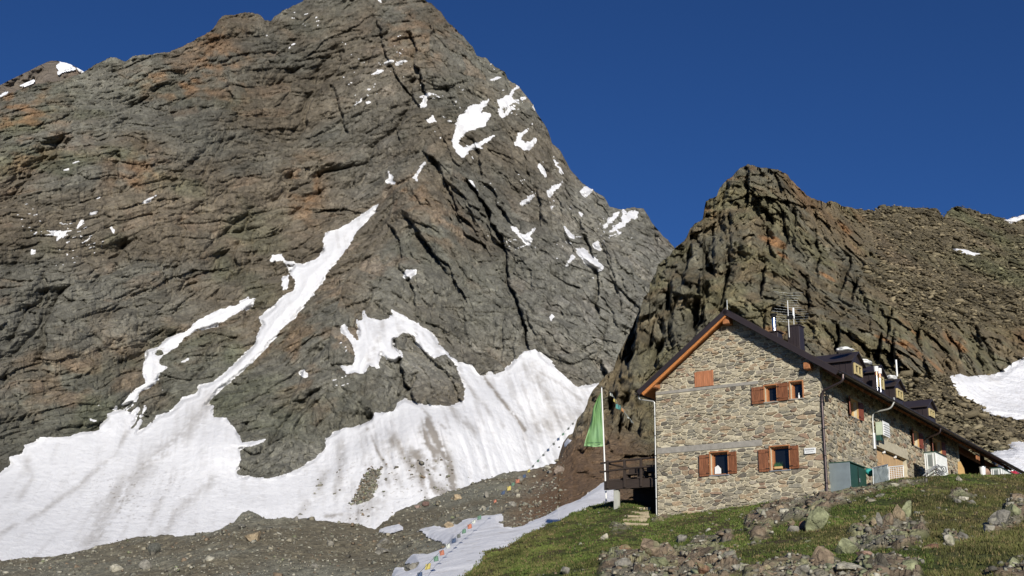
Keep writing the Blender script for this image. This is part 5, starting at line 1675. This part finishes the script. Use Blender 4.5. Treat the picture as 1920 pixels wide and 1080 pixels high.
Fc = [(i*ncl+j, i*ncl+j+1, (i+1)*ncl+j+1, (i+1)*ncl+j) for i in range(nr-1) for j in range(ncl-1)]
base = np.array(V[0])
bn = empty('banner', tuple(base)); tag(bn, 'long green banner hanging beside the white flag pole', 'banner')
mb = MB(); mb.add([tuple(np.array(p)-base) for p in V], Fc, True)
o = mb.build('cloth', m_ban, bn, C_)
md = o.modifiers.new('thickness', 'SOLIDIFY'); md.thickness = .008
mb = MB()
rg = random.Random(2)
x = 1101.
while x < 1126:
    w = rg.uniform(.8, 1.7)
    q = [at(x, 829.6-(x-1101)*.03, RP-.26), at(x+w, 829.6-(x-1101)*.03, RP-.26), at(x+w, 831.3-(x-1101)*.03, RP-.26), at(x, 831.3-(x-1101)*.03, RP-.26)]
    V2 = [tuple(p-base) for p in q]+[tuple(p-base+np.array([0, .004, 0])) for p in q]
    mb.add(V2, [(0, 1, 2, 3), (7, 6, 5, 4), (0, 4, 5, 1), (2, 6, 7, 3), (1, 5, 6, 2), (3, 7, 4, 0)])
    x += w+rg.uniform(.3, .6)
    if 1112 < x < 1113.5: x += 1.6
mb.build('lettering', plain('dark_green_ink', (.01, .06, .02)), bn)

# prayer flags
FC = dict(blue=(.06, .09, .16), white=(.5, .52, .47), red=(.42, .16, .10), green=(.12, .22, .15), yellow=(.48, .40, .12), orange=(.4, .2, .08), teal=(.08, .26, .24), grey=(.12, .13, .12))
FM = {k: plain('flag_cloth_'+k, c, .8, 0, .2, 5, .01) for k, c in FC.items()}


def flag_line(name, label, cord, flags, group, cr=.012):
    pts = [at(*p) for p in cord]
    base = pts[0]
    e0 = empty(name, tuple(base)); tag(e0, label, 'prayer flags', group)
    P = np.array(pts)-base
    MB().tube([tuple(p) for p in P], cr, 5).build('cord', m_tank_d, e0)
    xs_ = np.array([c[0] for c in cord], float); rs = np.array([c[2] for c in cord], float); ys_ = np.array([c[1] for c in cord], float)
    o_ = np.argsort(xs_)
    for i, (px, colr, sz) in enumerate(flags):
        r = np.interp(px, xs_[o_], rs[o_]); y = np.interp(px, xs_[o_], ys_[o_])
        a_ = at(px, y, r)-base
        # direction along the cord
        r2 = np.interp(px+4, xs_[o_], rs[o_]); y2 = np.interp(px+4, xs_[o_], ys_[o_])
        d = at(px+4, y2, r2)-base-a_
        d /= np.linalg.norm(d)
        s_ = .78*sz*r/2300.
        vw = at(px, y, r); vw = vw/np.linalg.norm(vw)
        d2 = d-vw*(d@vw)*.9; d2 /= np.linalg.norm(d2)
        d2 = d2*.55+np.array([.8, .25, 0]); d2 /= np.linalg.norm(d2)
        k = random.Random(i*7+int(px))
        dn = np.array([.18*k.uniform(-1, 1), .15*k.uniform(-1, 1), -1.0])
        V, Fc = [], []
        for a in range(5):
            for b2 in range(5):
                wv = .08*s_*math.sin(a*1.6+b2*.9+i)
                V.append(tuple(a_+d2*s_*(a/4-.5)+dn*s_*.95*b2/4+np.array([wv*.3, -abs(wv), 0])))
        for a in range(4):
            for b2 in range(4): Fc.append((a*5+b2, (a+1)*5+b2, (a+1)*5+b2+1, a*5+b2+1))
        mb = MB(); mb.add(V, Fc, True)
        f_ = mb.build('flag', FM[colr], e0)
        m_ = f_.modifiers.new('thickness', 'SOLIDIFY'); m_.thickness = .01
        f_['label'] = colr+' prayer flag'


flag_line('prayer_flags', 'long string of coloured prayer flags crossing rubble and gully snow',
          [(1080, 786, 112), (1062, 806, 104), (1042, 826, 98), (1020, 850, 93), (1000, 872, 88), (984, 889, 84), (962, 905, 79), (940, 924, 75), (916, 950, 70), (900, 966, 66), (882, 981, 62), (864, 998, 58), (846, 1014, 54), (826, 1034, 49), (806, 1054, 44), (784, 1076, 40), (760, 1102, 37)],
          [(1074, 'grey', 5), (1066, 'grey', 6), (1056, 'green', 6), (1047, 'blue', 7), (1038, 'grey', 6), (1028, 'blue', 7), (1019, 'grey', 6), (1009, 'green', 6), (1000, 'grey', 6), (992, 'yellow', 7), (983, 'blue', 8), (971, 'red', 10), (962, 'green', 8), (954, 'yellow', 10), (944, 'blue', 9), (928, 'red', 7), (915, 'grey', 7), (899, 'green', 10), (889, 'white', 9), (880, 'red', 11), (870, 'green', 10), (860, 'grey', 9),
           (851, 'blue', 11), (840, 'white', 11), (828, 'red', 12), (817, 'green', 12), (803, 'yellow', 14), (787, 'blue', 13), (772, 'white', 13)], 'prayer flag strings', .009)
flag_line('prayer_flags', 'short string of yellow, teal and orange prayer flags on the crag beside the pole',
          [(1143, 734, 108), (1150, 743, 107), (1158, 758, 106), (1168, 766, 105), (1172, 775, 105), (1180, 784, 105), (1188, 794, 105)],
          [(1146, 'white', 7), (1153, 'yellow', 8), (1159, 'teal', 12), (1168, 'orange', 9), (1178, 'white', 4), (1184, 'grey', 5)], 'prayer flag strings', .03)

# ------------------------------------------------------------------ boulders
rock_b = tinted('boulder_rock', .4, .05, .42)
BT = {}


def ico(sub):
    if sub not in BT:
        bm = bmesh.new()
        bmesh.ops.create_icosphere(bm, subdivisions=sub, radius=1)
        BT[sub] = (np.array([v.co[:] for v in bm.verts]), np.array([[v.index for v in f.verts] for f in bm.faces]))
        bm.free()
    return BT[sub]


def boulder(px, py, w, h, col, label, where='h', seed=0, dep=.8, sink=.22, tilt=0, group=None, name='boulder', cuts=13):
    """px,py = foot of the stone in the photo, w,h its size there"""
    g = ground_at(px, py, where)
    r = float(np.hypot(g[0], g[1]))
    k = r/F_PX
    V, Fc = ico(4)
    V = V.copy()
    rg = np.random.default_rng(seed+int(px))
    for _ in range(cuts):
        n = rg.normal(size=3); n /= np.linalg.norm(n)
        d = rg.uniform(.42, .78)
        q = V@n
        V -= np.where(q > d, (q-d), 0)[:, None]*n
    V /= np.abs(V).max(0)
    V = V+.035*fbm(V*2.2+seed, 4, seed)[:, None]*V*2+.02*fbm(V*9+seed, 2, seed+1)[:, None]*V
    V = V*np.array([w*k/2, w*k/2*dep, h*k/2*(1+sink)])
    if tilt:
        a = math.radians(tilt)
        x = V[:, 0]*math.cos(a)-V[:, 2]*math.sin(a); z = V[:, 0]*math.sin(a)+V[:, 2]*math.cos(a)
        V[:, 0], V[:, 2] = x, z
    V[:, 2] += h*k/2*(1-sink)
    V[:, 1] += w*k/2*dep*.6
    c = np.array(col)[None]*(1+.5*fbm(V/k/9., 3, seed+3))[:, None]
    gr = sstep(.1, .4, fbm(V/k/14.+4, 3, seed+9))[:, None]*.5
    c = c*(1-gr)+np.array((.25, .26, .14))*gr if where == 'h' else c
    o = np_mesh(name, V, Fc, rock_b, np.clip(c, .01, 1))
    try:
        o.data.set_sharp_from_angle(angle=math.radians(28))
    except Exception:
        pass
    o.location = tuple(g)
    tag(o, label, 'boulder', group)
    return o


GY, BR, RD, PA, GG, TN = (.24, .225, .19), (.21, .16, .11), (.25, .14, .09), (.42, .39, .31), (.25, .26, .15), (.36, .28, .18)
HB = [(1216, 1043, 44, 38, BR, 'grey brown leaning boulder in the grass below the hut corner downpipe', 25), (1177, 1035, 32, 15, RD, 'flat reddish boulder just left of the leaning grey brown one', 0), (1277, 1018, 25, 16, GY, 'small angular grey boulder in the grass below the left lower window', 0),
      (1318, 1077, 34, 26, RD, 'red brown boulder among rocks at the bottom edge', 20), (1134, 1013, 17, 13, PA, 'small pale stone alone on the green mound', 0), (1061, 1077, 20, 15, GY, 'grey stone in the grass at the bottom edge, near the gully', 0), (1538, 995, 46, 46, GG, 'large lichen covered triangular boulder below the hut corner', -12),
      (1508, 996, 17, 26, RD, 'narrow reddish slab leaning against the lichen covered boulder', -15), (1488, 998, 22, 13, GY, 'low grey stone left of the narrow reddish slab', 0), (1485, 988, 14, 13, BR, 'small brown stone resting behind the low grey one', 0), (1684, 977, 24, 32, TN, 'tan upright boulder in the middle of the upright group', 8),
      (1703, 972, 22, 34, GG, 'tall grey green slab leaning at the head of the upright group', -32), (1666, 985, 20, 26, BR, 'brown upright stone left of the tan one', 0), (1651, 986, 12, 24, GY, 'slim grey upright stone left of the brown one', 8), (1638, 986, 13, 14, TN, 'small tan stone at the lower end of the upright group', 0),
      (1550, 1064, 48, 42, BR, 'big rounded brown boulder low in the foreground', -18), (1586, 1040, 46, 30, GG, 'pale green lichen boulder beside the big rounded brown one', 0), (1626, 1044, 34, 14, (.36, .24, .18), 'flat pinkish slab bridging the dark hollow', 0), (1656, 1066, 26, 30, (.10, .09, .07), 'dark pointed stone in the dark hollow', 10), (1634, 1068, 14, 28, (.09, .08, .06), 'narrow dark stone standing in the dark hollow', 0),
      (1783, 1027, 24, 24, PA, 'pale grey boulder set in grass at middle right', 30), (1805, 1014, 30, 18, GY, 'grey slab behind the pale boulder at middle right', 12), (1752, 1030, 42, 11, RD, 'long flat dark red slab left of the pale boulder', 4), (1597, 1071, 52, 16, PA, 'long pale slab lying at the bottom, under the lichen boulder', -4),
      (1706, 1082, 38, 36, GG, 'grey green boulder cut by the bottom edge, right of the hollow', 0), (1508, 1078, 36, 20, GY, 'wide grey stone cut by the bottom edge, left of the long pale slab', 0), (1676, 914, 23, 10, PA, 'flat white stone on the crest below the wire grid', 0), (1654, 933, 20, 10, GY, 'dark grey stone just below the flat white stone', 0), (1800, 903, 12, 11, PA, 'small whitish stone on the crest below the shed', 0),
      (1795, 944, 16, 10, GY, 'left stone of the little pile high on the grassy slope', 0), (1808, 940, 18, 10, PA, 'top stone of the little pile high on the grassy slope', 0), (1822, 945, 17, 9, GY, 'right stone of the little pile high on the grassy slope', 0), (1882, 985, 40, 26, GY, 'grey outcrop block near the right edge', 18), (1906, 966, 32, 24, GG, 'green grey block uphill of the right edge outcrop', 10),
      (1856, 998, 20, 14, PA, 'pale stone at the left foot of the right edge outcrop', 0), (1170, 1066, 36, 22, GY, 'grey block among the rocks at the bottom, under the reddish flat one', 8), (1240, 1062, 40, 20, GG, 'lichen grey slab lying left of the red brown boulder', -6), (1365, 1050, 30, 18, GY, 'grey block right of the red brown boulder', 12), (1395, 1072, 40, 20, PA, 'pale slab at the bottom edge, middle of the foreground rocks', -5),
      (1430, 965, 24, 14, GY, 'grey stone in the rubble strip under the hut wall', 0), (1465, 958, 18, 12, TN, 'tan stone in the rubble strip under the hut sign', 0), (1440, 1072, 22, 14, TN, 'small tan stone at the bottom edge between grey and pale slabs', 0), (1600, 930, 20, 10, GY, 'grey stone in the rubble below the green cabinet', 0), (1625, 925, 14, 8, TN, 'small tan stone in the rubble below the tarpaulin frame', 0),
      (1905, 1072, 40, 26, GG, 'lichen block in the lower right corner', 10)]
for i, (x, y, w, h, c, lb, tl) in enumerate(HB): boulder(x, y, w, h, c, lb, 'h', i+1, tilt=tl)
CB = [(474, 1016, 37, 21, TN, 'tan flat-topped slab below the crest of the moraine', 0), (288, 1039, 27, 21, (.10, .10, .085), 'dark rounded boulder on the moraine crest', 0), (268, 1068, 30, 21, GY, 'rounded grey boulder low on the moraine', 0), (217, 1072, 23, 15, PA, 'split pale boulder left of the rounded grey one', 0), (430, 1030, 14, 10, GY, 'small grey stone left of the tan slab', 0),
      (553, 978, 12, 11, GY, 'little grey boulder standing on the moraine skyline', 0), (719, 1025, 28, 16, GY, 'upper of two stacked grey boulders beside the gully snow', 0), (717, 1039, 27, 13, GY, 'lower of two stacked grey boulders beside the gully snow', 0), (616, 1024, 16, 12, GY, 'small grey stone alone in the middle of the moraine', 0), (454, 991, 16, 10, (.12, .115, .1), 'dark stone on the moraine hump', 0),
      (777, 1076, 34, 27, GY, 'grey boulder half buried in the gully snow', 0), (799, 950, 16, 10, (.17, .11, .09), 'dark red boulder on the rubble crest', 0), (782, 953, 12, 7, (.26, .19, .16), 'small pinkish stone left of the dark red boulder', 0), (841, 994, 20, 18, TN, 'tan boulder at the upper edge of the gully snow', 0), (856, 937, 20, 15, TN, 'tan boulder on the rubble just below its crest', 0),
      (910, 934, 11, 14, GY, 'upright grey boulder in the middle of the rubble slope', 0), (1028, 881, 18, 11, PA, 'pale boulder under the end of the flag string', 0), (1048, 888, 22, 16, (.27, .22, .18), 'big brownish boulder at the foot of the crag', 0), (959, 951, 18, 11, GY, 'grey boulder above the brown bank', 0), (977, 902, 13, 11, GY, 'grey boulder beside the upper flags', 0), (973, 933, 9, 8, PA, 'small pale stone below the yellow flag', 0),
      (905, 957, 12, 9, PA, 'small pale stone left of the brown bank', 0), (590, 1066, 14, 9, GY, 'grey stone at the lower edge of the moraine', 0), (330, 1072, 12, 8, PA, 'small pale stone at the bottom of the moraine', 0), (1030, 868+20, 10, 7, GY, 'small grey stone below the pale boulder', 0)]
for i, (x, y, w, h, c, lb, tl) in enumerate(CB): boulder(x, y, w, h, c, lb, 'c', 100+i, tilt=tl)

# ------------------------------------------------------------------ loose stones and grass, as nobody could count them
def scatter_rocks(name, label, P, size, cols, mat, flat=.6, seed=1, slab=False):
    rg = np.random.default_rng(seed)
    V0 = np.array([(x, y, z) for z in (-1, 1) for y in (-1, 1) for x in (-1, 1)], float)*.8
    F0 = np.array([(0, 2, 3), (0, 3, 1), (4, 5, 7), (4, 7, 6), (0, 1, 5), (0, 5, 4), (2, 6, 7), (2, 7, 3), (0, 4, 6), (0, 6, 2), (1, 3, 7), (1, 7, 5)])
    N, n = len(P), len(V0)
    J = rg.uniform(.5, 1.15, (N, n, 3))
    J[:, 4:, :2] *= rg.uniform(.35, 1, (N, 1, 1))
    V = V0[None]*J
    sc3 = np.stack([rg.uniform(.7, 1.3, N), rg.uniform(.6, 1.1, N), flat*rg.uniform(.6, 1.2, N)], -1)*size[:, None]
    V = V*sc3[:, None, :]
    a = rg.uniform(0, 2*np.pi, N); ca, sa = np.cos(a)[:, None], np.sin(a)[:, None]
    tl = rg.normal(0, .35, N); ct, st = np.cos(tl)[:, None], np.sin(tl)[:, None]
    x, y, z = V[..., 0].copy(), V[..., 1].copy(), V[..., 2].copy()
    x, z = x*ct-z*st, x*st+z*ct
    x, y = x*ca-y*sa, x*sa+y*ca
    V = np.stack([x, y, z], -1)+P[:, None, :]
    Fx = F0[None]+(np.arange(N)*n)[:, None, None]
    C_ = np.repeat(cols[:, None], n, 1)
    o = np_mesh(name, V.reshape(-1, 3), Fx.reshape(-1, 3), mat, C_.reshape(-1, 3), smooth=False)
    tag(o, label, 'stones', kind='stuff')
    return o


stone_m = tinted('loose_stone', .12, .015, .35, crack=False)
pal = np.array([(.24, .23, .18), (.19, .175, .14), (.30, .27, .20), (.21, .16, .11), (.22, .235, .14), (.38, .36, .29), (.13, .12, .10)])


def pick(prob, n, rg):
    p = prob.ravel()/prob.sum()
    return rg.choice(p.size, n, p=p)


rg = np.random.default_rng(11)
PXh, PYh = HLP[..., 0], HLP[..., 1]
vis = (PXh > 780) & (PXh < 2050) & (PYh < 1130)
top_fade = (hl.PY-pl(hl.PX, SKY3) > 2)
pr = vis*(rk[:hl.ny]*1.0+.12*(fbm(hl.P0/2.5, 3, 521) > 0)+.25*np.exp(-((PYh-pl(PXh, SKY3)-12)/10)**2)*((PXh > 1400) & (PXh < 1760)))*top_fade
i = pick(pr*sstep(-.25, .5, fbm(hl.P0/.9, 3, 520)+.2), 6500, rg)
P = HL_V.reshape(-1, 3)[i]+rg.normal(0, .08, (6500, 3))*np.array([1, 1, .1])
sz = np.clip(np.exp(rg.normal(-3.0, .55, 6500)), .02, .24)
P[:, 2] -= sz*.1
cut = rg.random(6500) < .72
P, sz = P[cut], sz[cut]
scatter_rocks('slope_stones', 'loose stones scattered over the rocky parts of the grassy slope', P, sz, pal[rg.integers(0, 7, len(P))]*rg.uniform(.6, 1.1, (len(P), 1)), stone_m, .55, 12)
PXc, PYc = cg.PX, cg.PY
onsnow = sdc > -1
pr = ((PXc < 1060) & (PYc < 1100) & (PXc > -60))*(~onsnow)*(.35+1.5*(PXc > 720)*sstep(-.2, .4, fbm(cg.P0/5, 3, 500))+.3*(fbm(cg.P0/3, 2, 501) > .2))
i = pick(pr, 9000, rg)
P = CG_PROJ.reshape(-1, 3)[i]
k = np.hypot(P[:, 0], P[:, 1])/60
P = P+rg.normal(0, .15, P.shape)*np.array([1, 1, .1])
sz = np.clip(np.exp(rg.normal(-3.25, .62, 9000)), .02, .42)*np.clip(k, .7, 1.6)
scatter_rocks('moraine_stones', 'grey pebbles and stones strewn over the moraine and rubble', P, sz, pal[rg.choice(7, 9000, p=[.3, .18, .14, .1, .02, .16, .1])]*rg.uniform(.6, 1.05, (9000, 1)), stone_m, .7, 13)
pr = (scree > .45)*(PXc > 1500)*(PXc < 2060)*(~onsnow)*1.0
i = pick(pr, 17000, rg)
P = CG_PROJ.reshape(-1, 3)[i]+rg.normal(0, .3, (17000, 3))*np.array([1, 1, .1])
sz = np.clip(np.exp(rg.normal(-1.7, .6, 17000)), .08, 1.1)
cl = cs_.reshape(-1, 3)[i]*rg.uniform(.55, 1.5, (17000, 1))
scatter_rocks('scree_slabs', 'flat slabs lying all over the scree slope', P, sz, cl, stone_m, .32, 14)

SG = SNOW_GRID.reshape(-1, 3)
nz = np.hypot(mt.PX-690, 0)
pr = deb*(fbm(mt.P0/3, 2, 540) > -.35)+.018*(dirt > .3)*(mt.PX > 560)*(mt.PX < 900)*(mt.PY > 860)
i = pick(pr, 1500, rg)
P = SG[i]+rg.normal(0, .5, (1500, 3))
sz = np.clip(np.exp(rg.normal(-.25, .45, 1500)), .3, 1.9)
scatter_rocks('rockfall_debris', 'patch of grey rockfall debris lying on the snowfield', P, sz, pal[rg.choice(7, 1500, p=[.2, .3, .05, .1, .1, .05, .2])]*rg.uniform(.6, 1.1, (1500, 1)), stone_m, .6, 15)
rg = np.random.default_rng(21)
N = 52000
pr = vis*(1-rk[:hl.ny])**2*(hl.PY-pl(hl.PX, SKY3) > .5)
pr = pr*(hl.R/35)**.6*(.12+sstep(-.35, .15, fbm(hl.P0/.8, 3, 525)))
i = pick(pr, N, rg)
P = HL_V.reshape(-1, 3)[i]+rg.normal(0, .07, (N, 3))*np.array([1, 1, .15])
dryv = dry.reshape(-1)[i]
nb = 5
hgt = rg.uniform(.025, .08, (N, nb))*(1+.6*dryv[:, None])
an = rg.uniform(0, 6.283, (N, nb)); lean = rg.uniform(.1, .6, (N, nb))*hgt
off = rg.normal(0, .035, (N, nb, 2)); wd = rg.uniform(.010, .018, (N, nb))
bx = P[:, None, 0]+off[..., 0]; by = P[:, None, 1]+off[..., 1]; bz_ = P[:, None, 2]-.01+0*bx
aw = rg.uniform(0, 6.283, (N, nb))
v0 = np.stack([bx-wd*np.cos(aw), by-wd*np.sin(aw), bz_], -1)
v1_ = np.stack([bx+wd*np.cos(aw), by+wd*np.sin(aw), bz_], -1)
v2_ = np.stack([bx+lean*np.cos(an), by+lean*np.sin(an), bz_+hgt], -1)
V = np.stack([v0, v1_, v2_], 2).reshape(-1, 3)
Fg = np.arange(len(V)).reshape(-1, 3)
gc = np.array((.085, .115, .025))*(1-dryv[:, None])+np.array((.115, .098, .038))*dryv[:, None]
pt = fbm(P/1.2, 4, 530)[:, None]
br_ = sstep(.0, .4, fbm(P/2.2, 4, 531))[:, None]*(.3+.4*sstep(1450, 1650, PXh.reshape(-1)[i]))[:, None]
gc = gc*(1-br_)+np.array((.13, .105, .045))*br_
gc = gc*(1+.8*pt)*rg.uniform(.7, 1.3, (N, 1))
dd_ = rg.random((N, 1)) < .12
gc = np.where(dd_, np.array((.22, .17, .08)), gc)
gm, t, b = nt('grass_blades')
aa = t.nodes.new('ShaderNodeAttribute'); aa.attribute_name = 'tint'
link(t, aa.outputs[0], b.inputs['Base Color']); b.inputs['Roughness'].default_value = .7; b.inputs['Specular IOR Level'].default_value = .2
gcv = np.repeat(np.clip(gc, .005, 1), nb*3, 0)
o = np_mesh('grass', V, Fg, gm, gcv, smooth=False)
tag(o, 'short alpine grass covering the near slope', 'grass', kind='stuff')
